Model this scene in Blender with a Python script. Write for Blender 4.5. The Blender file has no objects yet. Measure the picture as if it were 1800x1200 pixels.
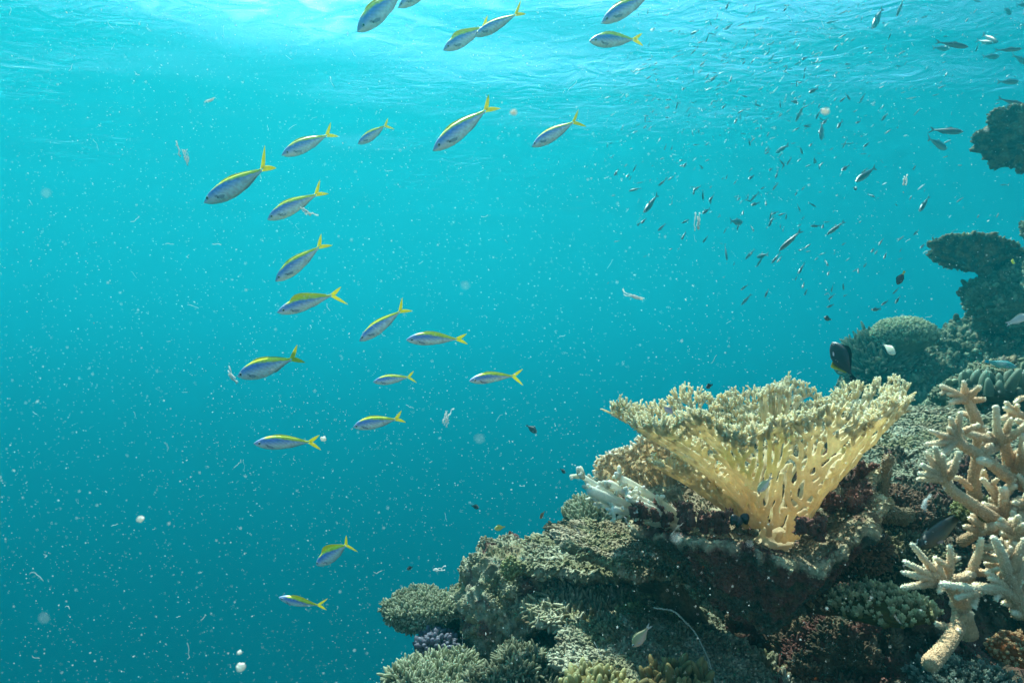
import bpy, bmesh, math, random
import numpy as np
from mathutils import Vector, Matrix
random.seed(7); RNG = np.random.default_rng(11)
S = bpy.context.scene; COL = S.collection
R = math.radians

# ---------------------------------------------------------------- camera, sky, sun, exposure
PITCH = R(3.3); FPX = 1200.0
cam = bpy.data.cameras.new('camera'); cam_o = bpy.data.objects.new('camera', cam); COL.objects.link(cam_o)
S.camera = cam_o; cam.lens = 24; cam.sensor_width = 36; cam.clip_start = .02; cam.clip_end = 400
cam_o.rotation_euler = (R(90) + PITCH, 0, 0)
cam.dof.use_dof = True; cam.dof.focus_distance = 1.45; cam.dof.aperture_fstop = 9
SUN_EL, SUN_AZ = R(64), R(-20)
S.view_settings.view_transform = 'Standard'; S.view_settings.look = 'None'
S.view_settings.exposure = 2.18; S.view_settings.gamma = 1
w = bpy.data.worlds.new('World'); S.world = w; w.use_nodes = True
bg = w.node_tree.nodes['Background']; sky = w.node_tree.nodes.new('ShaderNodeTexSky')
sky.sky_type = 'NISHITA'; sky.sun_disc = False; sky.sun_elevation = SUN_EL; sky.sun_rotation = SUN_AZ
w.node_tree.links.new(sky.outputs[0], bg.inputs[0]); bg.inputs[1].default_value = .075
sl = bpy.data.lights.new('sun', 'SUN'); sl.energy = 5; sl.angle = R(.5); sl.color = (1, .89, .78)
so = bpy.data.objects.new('sun', sl); COL.objects.link(so)
so.rotation_euler = Vector((math.sin(SUN_AZ)*math.cos(SUN_EL), math.cos(SUN_AZ)*math.cos(SUN_EL), math.sin(SUN_EL))).to_track_quat('Z', 'Y').to_euler()
S.cycles.volume_bounces = 2; S.cycles.max_bounces = 6; S.cycles.diffuse_bounces = 3; S.cycles.transparent_max_bounces = 12
S.cycles.use_denoising = True; S.cycles.caustics_reflective = False; S.cycles.caustics_refractive = False

def P(px, py, d):
    """point that the photograph shows at pixel (px,py), d metres in front of the camera"""
    u = (px - 900) / FPX; v = (600 - py) / FPX
    c, s = math.cos(PITCH), math.sin(PITCH)
    y = c - v*s; z = s + v*c
    return np.array([u*d/y, d, z*d/y])

# ---------------------------------------------------------------- noise
_pm = np.arange(256); np.random.default_rng(3).shuffle(_pm); _pm = np.concatenate([_pm, _pm, _pm[:2]])
_g = np.random.default_rng(5).normal(size=(256, 3)); _g /= np.linalg.norm(_g, axis=1)[:, None]
def noise(p):
    p = np.asarray(p, float); i = np.floor(p).astype(int); f = p - i; u = f*f*f*(f*(f*6-15)+10); i &= 255
    out = 0
    for dx in (0, 1):
        a = _pm[i[..., 0]+dx] ; wx = u[..., 0] if dx else 1-u[..., 0]
        for dy in (0, 1):
            b = _pm[(a + i[..., 1]+dy) & 255]; wy = u[..., 1] if dy else 1-u[..., 1]
            for dz in (0, 1):
                c = _pm[(b + i[..., 2]+dz) & 255]; wz = u[..., 2] if dz else 1-u[..., 2]
                g = _g[c]
                out = out + wx*wy*wz*(g[..., 0]*(f[..., 0]-dx)+g[..., 1]*(f[..., 1]-dy)+g[..., 2]*(f[..., 2]-dz))
    return out*1.6
def fbm(p, o=4):
    p = np.asarray(p, float); s = 0; a = 1
    for k in range(o): s = s + a*noise(p*2**k + 17.3*k); a *= .5
    return s
def billow(p, o=3):
    p = np.asarray(p, float); s = 0; a = 1
    for k in range(o): s = s + a*(np.abs(noise(p*2**k + 9.1*k))*2-.5); a *= .5
    return s
def sm(a, b, x): t = np.clip((x-a)/(b-a), 0, 1); return t*t*(3-2*t)
def C3(*c): return np.array(c, float)
def lerp(a, b, t): t = np.asarray(t)[..., None]; return a*(1-t)+b*t

# ---------------------------------------------------------------- mesh building
class MB:
    def __init__(s): s.V = []; s.Cc = []; s.Q = []; s.T = []; s.n = 0
    def add(s, V, C, Q=None, T=None):
        V = np.asarray(V, float); C = np.asarray(C, float)
        if C.ndim == 1: C = np.tile(C, (len(V), 1))
        s.V.append(V); s.Cc.append(C)
        if Q is not None and len(Q): s.Q.append(np.asarray(Q)+s.n)
        if T is not None and len(T): s.T.append(np.asarray(T)+s.n)
        s.n += len(V); return s
    def arrays(s):
        V = np.concatenate(s.V); C = np.concatenate(s.Cc)
        Q = np.concatenate(s.Q) if s.Q else np.zeros((0, 4), int); T = np.concatenate(s.T) if s.T else np.zeros((0, 3), int)
        return V, C, Q, T
    def mesh(s, name, mat, smooth=True):
        V, C, Q, T = s.arrays(); me = bpy.data.meshes.new(name)
        me.vertices.add(len(V)); me.vertices.foreach_set('co', V.astype(np.float32).ravel())
        me.loops.add(Q.size+T.size); me.loops.foreach_set('vertex_index', np.concatenate([Q.ravel(), T.ravel()]).astype(np.int32))
        me.polygons.add(len(Q)+len(T))
        st = np.concatenate([np.arange(len(Q))*4, len(Q)*4+np.arange(len(T))*3]).astype(np.int32)
        me.polygons.foreach_set('loop_start', st)
        me.polygons.foreach_set('use_smooth', np.full(len(st), smooth))
        at = me.color_attributes.new('Col', 'FLOAT_COLOR', 'POINT')
        at.data.foreach_set('color', np.concatenate([C, np.ones((len(C), 1))], 1).astype(np.float32).ravel())
        me.update(calc_edges=True); me.validate(); me.materials.append(mat); return me
    def build(s, name, mat, parent=None, smooth=True):
        o = bpy.data.objects.new(name, s.mesh(name, mat, smooth)); COL.objects.link(o)
        if parent is not None: o.parent = parent
        return o
def tag(o, label=None, cat=None, group=None, kind=None):
    if label: o['label'] = label
    if cat: o['category'] = cat
    if group: o['group'] = group
    if kind: o['kind'] = kind
    return o
def thing(name, label, cat, loc=(0, 0, 0), group=None):
    o = bpy.data.objects.new(name, None); COL.objects.link(o); o.location = loc; o.empty_display_size = .02
    return tag(o, label, cat, group)
def recentre(mb, o):
    """move a world-space MB so that it is relative to point o"""
    o = np.asarray(o, float); mb.V = [v - o for v in mb.V]; return mb
def frame(n):
    n = np.asarray(n, float); n = n/np.linalg.norm(n); a = np.array([1., 0, 0]) if abs(n[0]) < .9 else np.array([0, 1., 0])
    x = a - n*a.dot(n); x /= np.linalg.norm(x); return np.stack([x, np.cross(n, x), n], 1)
def ico(sub, _c={}):
    if sub not in _c:
        bm = bmesh.new(); bmesh.ops.create_icosphere(bm, subdivisions=sub, radius=1)
        _c[sub] = (np.array([v.co[:] for v in bm.verts]), np.array([[v.index for v in f.verts] for f in bm.faces])); bm.free()
    return _c[sub]
def grid_q(nu, nv, wrap=False):
    i = np.arange(nu-1)[:, None]; j = np.arange(nv if wrap else nv-1)[None]; j2 = (j+1) % nv
    return np.stack([i*nv+j, i*nv+j2, (i+1)*nv+j2, (i+1)*nv+j], -1).reshape(-1, 4)
def tube(pts, rad, n=8, tip=True, c=None, ctip=None, wob=0):
    """closed round tube along a polyline; radii per point; rounded end"""
    pts = np.asarray(pts, float); rad = np.asarray(rad, float) if np.ndim(rad) else np.full(len(pts), float(rad))
    if tip:
        d = pts[-1]-pts[-2]; d /= np.linalg.norm(d)+1e-9; r = rad[-1]
        pts = np.vstack([pts, pts[-1]+d*r*.55, pts[-1]+d*r*.9]); rad = np.append(rad, [r*.75, r*.2])
    T = np.gradient(pts, axis=0); T /= np.linalg.norm(T, axis=1)[:, None]+1e-9
    X = frame(T[0])[:, 0]; V = []
    a = np.arange(n)/n*2*math.pi
    for i in range(len(pts)):
        X = X - T[i]*X.dot(T[i]); X /= np.linalg.norm(X)+1e-9; Y = np.cross(T[i], X)
        rr = rad[i]*(1+wob*RNG.normal(size=n)) if wob else rad[i]
        V.append(pts[i] + (np.cos(a)*rr)[:, None]*X + (np.sin(a)*rr)[:, None]*Y)
    V = np.concatenate(V); Q = grid_q(len(pts), n, True); m = len(V)
    V = np.vstack([V, pts[0], pts[-1]+T[-1]*rad[-1]*.3]); T3 = []
    for j in range(n): T3.append((m, (j+1) % n, j)); T3.append((m+1, m-n+j, m-n+(j+1) % n))
    k = np.linspace(0, 1, len(pts)); kk = np.concatenate([np.repeat(k, n), [0, 1]])
    C = None
    if c is not None: C = lerp(np.asarray(c), np.asarray(ctip if ctip is not None else c), kk**2)
    return V, C, Q, np.array(T3)
def finger_tpl(n=6, rings=(0, .35, .7, .92), rr=(.5, .46, .36, .2), bend=.12):
    """unit finger standing on z=0, height 1, base radius .5 (scaled later)"""
    V = []; a = np.arange(n)/n*2*math.pi
    for z, r in zip(rings, rr): V.append(np.stack([np.cos(a)*r + bend*z*z, np.sin(a)*r, np.full(n, z)], 1))
    V = np.vstack(V+[np.array([[bend, 0, 1.]])]); Q = grid_q(len(rings), n, True); m = len(rings)*n
    T = np.array([(m, m-n+j, m-n+(j+1) % n) for j in range(n)]); return V, Q, T
def rosette_tpl():
    """a short stem crowned by a rosette of round lobes"""
    mb = MB(); f = finger_tpl(6)
    def put(sc, h, tilt, az, off):
        V = f[0]*np.array([sc, sc, h]); c, s = math.cos(tilt), math.sin(tilt)
        V = V@np.array([[c, 0, -s], [0, 1, 0], [s, 0, c]]); c, s = math.cos(az), math.sin(az)
        V = V@np.array([[c, s, 0], [-s, c, 0], [0, 0, 1]])+np.array(off); mb.add(V, C3(0, 0, 0), f[1], f[2])
    put(.5, 1, 0, 0, (0, 0, 0))
    for k in range(6): put(.3, .5, .75, k*1.05+.2, (0, 0, .45))
    for k in range(4): put(.25, .35, 1.1, k*1.57, (0, 0, .2))
    V, C, Q, T = mb.arrays(); return V, Q, T
F_LO = finger_tpl(5, (0, .6, .9), (.5, .42, .22)); F_HI = finger_tpl(7, (0, .25, .5, .75, .93), (.5, .5, .44, .36, .2), .2)
ROS = rosette_tpl(); NUB = finger_tpl(5, (0, .6), (.5, .4), 0)
def stamp(mb, tpl, pos, nrm, sxy, sz, c0, c1, twist=True):
    """put m copies of a template on points; c0/c1 base and tip colours (m,3) or (3,)"""
    V, Q, T = tpl; m = len(pos)
    if m == 0: return
    n = nrm/np.linalg.norm(nrm, axis=1)[:, None]
    r = RNG.normal(size=(m, 3)) if twist else np.tile([1., .01, 0], (m, 1))
    x = r - n*(r*n).sum(1)[:, None]; x /= np.linalg.norm(x, axis=1)[:, None]; y = np.cross(n, x)
    sxy = np.broadcast_to(sxy, m)[:, None, None]; sz = np.broadcast_to(sz, m)[:, None, None]
    W = pos[:, None]+V[None, :, 0:1]*sxy*x[:, None]+V[None, :, 1:2]*sxy*y[:, None]+V[None, :, 2:3]*sz*n[:, None]
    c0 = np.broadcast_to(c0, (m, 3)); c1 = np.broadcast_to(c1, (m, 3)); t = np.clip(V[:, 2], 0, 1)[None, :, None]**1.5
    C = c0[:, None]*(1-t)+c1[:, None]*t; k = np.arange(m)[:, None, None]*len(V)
    mb.add(W.reshape(-1, 3), C.reshape(-1, 3), (Q[None]+k).reshape(-1, 4) if len(Q) else None, (T[None]+k).reshape(-1, 3) if len(T) else None)
def surf_pts(mb, m, up=-2., filt=None):
    V, C, Q, T = mb.arrays()
    if len(Q): T = np.concatenate([T, Q[:, [0, 1, 2]], Q[:, [0, 2, 3]]])
    n = np.cross(V[T[:, 1]]-V[T[:, 0]], V[T[:, 2]]-V[T[:, 0]]); A = np.linalg.norm(n, axis=1)+1e-12; nn = n/A[:, None]
    wt = A*(nn[:, 2] > up)
    if filt is not None: wt = wt*filt(V[T[:, 0]], nn)
    cs = np.cumsum(wt); k = np.searchsorted(cs, RNG.random(m)*cs[-1]); k = np.clip(k, 0, len(T)-1)
    a, b = RNG.random((2, m)); f = a+b > 1; a[f] = 1-a[f]; b[f] = 1-b[f]
    p = V[T[k, 0]]+a[:, None]*(V[T[k, 1]]-V[T[k, 0]])+b[:, None]*(V[T[k, 2]]-V[T[k, 0]]); return p, nn[k], C[T[k, 0]]

# ---------------------------------------------------------------- materials
def mat_col(name, rough=.85, scale=90, var=.35, bump=.3, dist=.003, trans=0., spec=.2, fine=420):
    m = bpy.data.materials.new(name); m.use_nodes = True; t = m.node_tree; N = t.nodes; L = t.links; p = N['Principled BSDF']
    a = N.new('ShaderNodeVertexColor'); a.layer_name = 'Col'; tc = N.new('ShaderNodeTexCoord')
    n1 = N.new('ShaderNodeTexNoise'); n1.inputs['Scale'].default_value = scale; n1.inputs['Detail'].default_value = 6; n1.inputs['Roughness'].default_value = .65
    L.new(tc.outputs['Object'], n1.inputs['Vector'])
    mr = N.new('ShaderNodeMapRange'); mr.inputs[1].default_value = .3; mr.inputs[2].default_value = .7; mr.inputs[3].default_value = 1-var; mr.inputs[4].default_value = 1+var
    L.new(n1.outputs[0], mr.inputs[0])
    mx = N.new('ShaderNodeVectorMath'); mx.operation = 'SCALE'; L.new(a.outputs[0], mx.inputs[0]); L.new(mr.outputs[0], mx.inputs['Scale'])
    L.new(mx.outputs[0], p.inputs['Base Color']); p.inputs['Roughness'].default_value = rough; p.inputs['Specular IOR Level'].default_value = spec
    if bump:
        n2 = N.new('ShaderNodeTexNoise'); n2.inputs['Scale'].default_value = fine; n2.inputs['Detail'].default_value = 3; L.new(tc.outputs['Object'], n2.inputs['Vector'])
        b = N.new('ShaderNodeBump'); b.inputs['Strength'].default_value = bump; b.inputs['Distance'].default_value = dist
        L.new(n2.outputs[0], b.inputs['Height']); L.new(b.outputs[0], p.inputs['Normal'])
    if trans:
        tr = N.new('ShaderNodeBsdfTranslucent'); ms = N.new('ShaderNodeMixShader'); ms.inputs[0].default_value = trans
        L.new(mx.outputs[0], tr.inputs[0]); L.new(p.outputs[0], ms.inputs[1]); L.new(tr.outputs[0], ms.inputs[2])
        L.new(ms.outputs[0], N['Material Output'].inputs[0])
    return m
M_ROCK = mat_col('reef_rock', var=.45, scale=60, bump=.6, dist=.004, fine=300)
M_DEAD = mat_col('algae_covered_coral', var=.45, scale=110, bump=.6, dist=.003, fine=480)
M_LIVE = mat_col('living_coral', rough=.65, var=.12, scale=140, bump=.35, dist=.0015, trans=.5, fine=650)
M_STAG = mat_col('staghorn_skin', rough=.6, var=.14, scale=160, bump=.35, dist=.001, trans=.15, fine=900)
M_FISH = mat_col('fish_skin', rough=.42, var=.08, scale=60, bump=.12, dist=.0004, spec=.5, fine=700)
M_FIN = mat_col('fin_membrane', rough=.5, var=.12, scale=120, bump=.2, dist=.0004, trans=.45, fine=500)
M_EYE = mat_col('fish_eye', rough=.1, var=0, bump=0, spec=.8)
M_SNOW = mat_col('marine_snow', rough=.9, var=.1, bump=0, trans=.5)

# ---------------------------------------------------------------- water, surface, seabed
WAVE = .05
def setting():
    # sea surface seen from below: wavelets, some turned so that they scatter the sunlight down
    mb = MB(); nx, ny = 240, 240; x = np.linspace(-85, 85, nx); y = np.linspace(-5, 135, ny)
    X, Y = np.meshgrid(x, y, indexing='ij'); p = np.stack([X, Y, X*0], -1)
    Z = 6.2 + .12*noise(p*np.array([.25, .45, 1])) + .04*noise(p*1.1)
    mb.add(np.stack([X, Y, Z], -1).reshape(-1, 3), C3(.8, .9, .9), grid_q(nx, ny))
    m = bpy.data.materials.new('sea_surface'); m.use_nodes = True; t = m.node_tree; N = t.nodes; L = t.links; N.remove(N['Principled BSDF'])
    tc = N.new('ShaderNodeTexCoord'); mp = N.new('ShaderNodeMapping'); mp.inputs['Scale'].default_value = (.8, 1.25, 1); mp.inputs['Rotation'].default_value = (0, 0, .25)
    L.new(tc.outputs['Object'], mp.inputs[0])
    n1 = N.new('ShaderNodeTexNoise'); n1.inputs['Scale'].default_value = 1.7; n1.inputs['Detail'].default_value = 4; n1.inputs['Distortion'].default_value = .9; L.new(mp.outputs[0], n1.inputs[0])
    n2 = N.new('ShaderNodeTexNoise'); n2.inputs['Scale'].default_value = .22; n2.inputs['Detail'].default_value = 2; L.new(mp.outputs[0], n2.inputs[0])
    r1 = N.new('ShaderNodeMapRange'); r1.inputs[1].default_value = .5; r1.inputs[2].default_value = .72; r1.inputs[3].default_value = .02; r1.inputs[4].default_value = .9; L.new(n1.outputs[0], r1.inputs[0])
    r2 = N.new('ShaderNodeMapRange'); r2.inputs[1].default_value = .35; r2.inputs[2].default_value = .65; r2.inputs[3].default_value = .1; r2.inputs[4].default_value = 1; L.new(n2.outputs[0], r2.inputs[0])
    mu = N.new('ShaderNodeMath'); mu.operation = 'MULTIPLY'; L.new(r1.outputs[0], mu.inputs[0]); L.new(r2.outputs[0], mu.inputs[1])
    tp = N.new('ShaderNodeBsdfTransparent'); tl = N.new('ShaderNodeBsdfRefraction'); tl.inputs['Color'].default_value = (1, .98, .94, 1); tl.inputs['Roughness'].default_value = .6; tl.inputs['IOR'].default_value = 1.33
    ms = N.new('ShaderNodeMixShader'); L.new(mu.outputs[0], ms.inputs[0]); L.new(tp.outputs[0], ms.inputs[1]); L.new(tl.outputs[0], ms.inputs[2])
    # beyond the critical angle the surface mirrors the water below it; tilted wavelets open it again
    bp = N.new('ShaderNodeBump'); L.new(r2.outputs[0], bp.inputs['Strength']); bp.inputs['Distance'].default_value = WAVE; L.new(n1.outputs[0], bp.inputs['Height'])
    lw = N.new('ShaderNodeLayerWeight'); lw.inputs[0].default_value = .5; L.new(bp.outputs[0], lw.inputs['Normal'])
    r3 = N.new('ShaderNodeMapRange'); r3.interpolation_type = 'SMOOTHSTEP'; r3.inputs[1].default_value = .36; r3.inputs[2].default_value = .66; L.new(lw.outputs['Facing'], r3.inputs[0])
    gl = N.new('ShaderNodeBsdfGlossy'); gl.inputs['Roughness'].default_value = .22; gl.inputs[0].default_value = (.97, .97, .97, 1); L.new(bp.outputs[0], gl.inputs['Normal'])
    m2 = N.new('ShaderNodeMixShader'); L.new(r3.outputs[0], m2.inputs[0]); L.new(ms.outputs[0], m2.inputs[1]); L.new(gl.outputs[0], m2.inputs[2]); L.new(m2.outputs[0], N['Material Output'].inputs[0])
    tag(mb.build('water_surface', m), kind='structure')
    # deep sandy seabed
    mb = MB(); n = 160; x = np.linspace(-88, 88, n); y = np.linspace(-5, 138, n); X, Y = np.meshgrid(x, y, indexing='ij')
    Z = -25 + .5*fbm(np.stack([X, Y, X*0], -1)*.15, 3); mb.add(np.stack([X, Y, Z], -1).reshape(-1, 3), C3(.35, .32, .25), grid_q(n, n))
    tag(mb.build('seabed', M_ROCK), kind='structure')
setting()
def haze():
    x0, x1, y0, y1, z0, z1 = -90, 90, -6, 140, -27, 6.9
    V = [(x, y, z) for z in (z0, z1) for y in (y0, y1) for x in (x0, x1)]
    mb = MB(); mb.add(V, C3(1, 1, 1), [(0, 2, 3, 1), (4, 5, 7, 6), (0, 1, 5, 4), (2, 6, 7, 3), (0, 4, 6, 2), (1, 3, 7, 5)])
    m = bpy.data.materials.new('sea_water'); m.use_nodes = True; t = m.node_tree; t.nodes.clear()
    o = t.nodes.new('ShaderNodeOutputMaterial'); v = t.nodes.new('ShaderNodeVolumePrincipled'); t.links.new(v.outputs[0], o.inputs['Volume'])
    v.inputs['Color'].default_value = (.0045, .134, .151, 1); v.inputs['Absorption Color'].default_value = (.045, .36, .44, 1)
    v.inputs['Density'].default_value = .12; v.inputs['Anisotropy'].default_value = .64
    tag(mb.build('haze', m, smooth=False), kind='stuff')
haze()

# ---------------------------------------------------------------- colours of the reef
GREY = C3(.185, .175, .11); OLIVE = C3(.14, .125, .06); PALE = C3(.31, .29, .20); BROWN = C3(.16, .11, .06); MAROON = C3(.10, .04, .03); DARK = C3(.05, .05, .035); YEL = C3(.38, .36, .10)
def reefcol(p, a=GREY, b=OLIVE, c=PALE, k=7., mar=0., seed=0.):
    q = p*k+seed; t1 = sm(-.3, .4, fbm(q, 3)); t2 = sm(.05, .6, fbm(q*2.3+5, 3)); C = lerp(lerp(a, b, t1), c, t2*.8)
    C = lerp(C, BROWN, sm(.1, .6, fbm(q*1.4+31, 3))*.6)
    if mar: C = lerp(C, MAROON, sm(.35-mar, .75-mar, fbm(q*1.1+77, 3)))
    return C
def blob(mb, c, r, sub=6, low=.22, lk=2.2, mid=.07, mk=9, hi=.02, hk=30, seed=0., rot=0., col=None, flat=None):
    """lumpy rock mass: a sphere pushed about by three scales of noise"""
    V, T = ico(sub); r = np.asarray(r, float)*np.ones(3); s = r.mean()
    q = V + seed
    d = 1 + low*fbm(q*lk/2, 3) + mid*billow(q*mk/2.5, 3) + hi*billow(q*hk/2.5, 2)
    W = V*d[:, None]*r
    if rot: cz, sz = math.cos(rot), math.sin(rot); W = W@np.array([[cz, sz, 0], [-sz, cz, 0], [0, 0, 1]])
    W = W + np.asarray(c); mb.add(W, (col or reefcol)(W), None, T); return mb
def disc(mb, c, n, Rf, top, bot, nr=90, nt=320, tex=.004, tk=60, rimr=.6, col=None, seed=0., under=None, edge=.10, ek=5.):
    """a plate coral: polar solid, radius Rf(theta) made ragged, top/bot heights as functions of (s,theta)"""
    F = frame(n); th = np.arange(nt)/nt*2*math.pi; s = np.linspace(0, 1, nr)**.8
    Sg, Tg = np.meshgrid(s, th, indexing='ij'); e = np.stack([np.cos(Tg)*ek/2, np.sin(Tg)*ek/2, Tg*0+seed], -1)
    Rr = Rf(Tg)*(1+edge*fbm(e, 5)*1.2); out = []
    for k, hf in enumerate((top, bot)):
        x = np.cos(Tg)*Rr*Sg; y = np.sin(Tg)*Rr*Sg; z = hf(Sg, Tg)
        q = np.stack([x, y, z], -1)
        z = z + (tex*(fbm(q*tk+seed, 4)+.7*billow(q*tk*.35+seed, 2)))*(1 if k == 0 else 1.6)
        if k == 1: z = np.minimum(z, hf(Sg, Tg)*0+z)
        out.append(np.stack([x, y, z], -1).reshape(-1, 3)@F.T+np.asarray(c))
    Q = grid_q(nr, nt, True); A, B = out
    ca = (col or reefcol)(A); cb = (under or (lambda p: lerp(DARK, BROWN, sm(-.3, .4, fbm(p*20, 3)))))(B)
    mb.add(A, ca, Q); mb.add(B, cb, Q[:, ::-1])
    # rim: short band with rounded lip
    a = A[-nt:]; b = B[-nt:]; m = (a+b)/2 + (a-np.asarray(c))/np.linalg.norm(a-np.asarray(c), axis=1)[:, None]*np.linalg.norm(a-b, axis=1)[:, None]*rimr*.5
    mb.add(np.vstack([a, m, b]), np.vstack([ca[-nt:], ca[-nt:], cb[-nt:]]), grid_q(3, nt, True)); return mb
def knobs(mb, m, h, w, up=-2., lift=.4, tpl=F_LO, tip=1.35, filt=None, jit=.25, src=None, c=None, ctip=None):
    p, n, cc = surf_pts(src or mb, m, up, filt)
    n = n*(1-lift)+np.array([0, 0, lift])+RNG.normal(size=n.shape)*jit
    k = RNG.random(m)**1.3*.8+.5; p = p - n/np.linalg.norm(n, axis=1)[:, None]*(h*.15)
    c0 = cc if c is None else c; v = (.8+.4*RNG.random((m, 1))); c0 = c0*v
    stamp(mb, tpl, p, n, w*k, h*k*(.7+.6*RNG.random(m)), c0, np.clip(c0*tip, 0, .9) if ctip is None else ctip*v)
def const(v): return lambda *a: v
def rock_thing(name, label, cat, c, fn, mat=None, group=None, kind=None):
    mb = MB(); fn(mb); recentre(mb, c); o = mb.build(name, mat or M_ROCK); o.location = c
    return tag(o, label, cat, group, kind)

# ---------------------------------------------------------------- reef body (terrain)
def reef_body():
    mb = MB(); nx, ny = 300, 300; x = np.linspace(-1.5, 7.5, nx); y = np.linspace(.55, 8, ny); X, Y = np.meshgrid(x, y, indexing='ij')
    x0 = np.interp(Y, [.5, 1.2, 1.8, 2.4, 3.2, 5, 8], [.35, .15, .05, .75, 1.75, 3.3, 6])
    topz = np.interp(Y, [.5, 1.2, 2.0, 2.8, 3.6, 8], [-1.0, -.72, -.62, -.5, -.12, .1])
    p = np.stack([X, Y, X*0], -1); e = x0 + .12*fbm(p*2, 3)
    Z = topz - 24.5*sm(.05, 4.0, e-X+.1)**.55*(X < e+.1) + .09*fbm(p*2.6, 4) + .03*billow(p*8, 3)
    Z = np.maximum(Z, -25.4); V = np.stack([X, Y, Z], -1).reshape(-1, 3)
    mb.add(V, reefcol(V, mar=.25, k=4), grid_q(nx, ny))
    tag(mb.build('reef_slope', M_ROCK), kind='structure')
reef_body()

# bulky rock masses, each a thing
def stone(label, c, r, seed, n=2500, h=.01, w=.007, sub=6, mar=.0, k=7., dark=False, **kw):  # dark: low algae browns, with the cavity's shade also put into the colour
    pal = (C3(.075, .05, .03), C3(.045, .035, .02), C3(.13, .10, .06)) if dark else ((C3(.105, .12, .07), C3(.07, .075, .04), C3(.20, .215, .13)) if c[1] > 2.25 else (GREY, OLIVE, PALE))  # far stones get a greener, darker palette: distance tint of the water painted in
    if c[1] > 2.6: c = c*1.4; r = np.array(r)*1.4; h *= 1.3; w *= 1.3
    def fn(mb):
        blob(mb, c, r, sub, seed=seed, col=lambda p: reefcol(p, *pal, k=k*2, mar=mar, seed=seed), **kw)
        src = MB(); src.add(*mb.arrays()[:2], None, mb.T[0])
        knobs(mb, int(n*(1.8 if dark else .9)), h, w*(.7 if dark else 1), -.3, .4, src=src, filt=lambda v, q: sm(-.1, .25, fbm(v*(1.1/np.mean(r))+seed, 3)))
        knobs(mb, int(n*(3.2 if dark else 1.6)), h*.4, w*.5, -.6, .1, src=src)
    return rock_thing('reef_rock', label, 'rock', c, fn, M_ROCK)
stone('lumpy grey green boulder on the left shoulder of the reef', P(885, 1050, 1.72), (.105, .13, .13), 1.3, 2200, .009, .007, mid=.12, mar=.05)
stone('dark mass below the left boulder above the pale digitate tufts', P(890, 1190, 1.8), (.24, .2, .17), 4.1, 2500, .012, .009, mid=.1, mar=.2)
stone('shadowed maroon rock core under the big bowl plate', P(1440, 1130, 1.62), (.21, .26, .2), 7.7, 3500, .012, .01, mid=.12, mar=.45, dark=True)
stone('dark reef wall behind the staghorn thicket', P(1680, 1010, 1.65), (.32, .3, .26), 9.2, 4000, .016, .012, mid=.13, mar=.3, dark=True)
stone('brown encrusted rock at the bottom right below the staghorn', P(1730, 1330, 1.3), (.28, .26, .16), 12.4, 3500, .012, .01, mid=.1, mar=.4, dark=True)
stone('pale rubble slope left of the shadowed hollow', P(1255, 1085, 1.85), (.17, .16, .13), 15.2, 4500, .014, .012, mid=.16)
stone('dark broken ledge rock under the stacked plates', P(1060, 1080, 1.95), (.28, .2, .2), 18.9, 3500, .012, .01, mid=.12)
stone('low rubble bank along the bottom edge of the frame', P(1160, 1250, 1.45), (.36, .3, .12), 21.4, 5000, .013, .01, mid=.13, mar=.1)
stone('rounded pale knoll behind the left ledges', P(1150, 950, 2.2), (.3, .25, .12), 23.0, 3000, .014, .011)
# far reef in the blue
stone('long green ridge sloping up to the tall far block', P(1700, 660, 3.3), (.5, .45, .24), 31.0, 5000, .03, .028, mid=.12, low=.15)
stone('dark knobbly mass under the dome coral in the far reef', P(1590, 690, 3.1), (.24, .25, .15), 34.0, 3000, .03, .024, mid=.12)
stone('tall overhanging block at the right edge of the far reef', P(1815, 528, 2.9), (.215, .25, .165), 37.0, 2600, .022, .022, mid=.2, mk=7, low=.18)
stone('small lump on top of the tall far block', P(1800, 478, 2.9), (.07, .09, .05), 39.0, 500, .018, .018, mid=.2)
stone('broad dark rock between the far ridge and the brown staghorn', P(1790, 760, 2.35), (.28, .3, .2), 41.0, 2500, .02, .018, mid=.14)
stone('pale humped rock with columns right of the table plate', P(1765, 672, 2.3), (.13, .14, .06), 43.0, 900, .02, .016, mid=.14)
stone('dark piece of overhang at the right edge above the tall block', P(1818, 402, 2.7), (.035, .05, .055), 45.0, 400, .014, .012)

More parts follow.
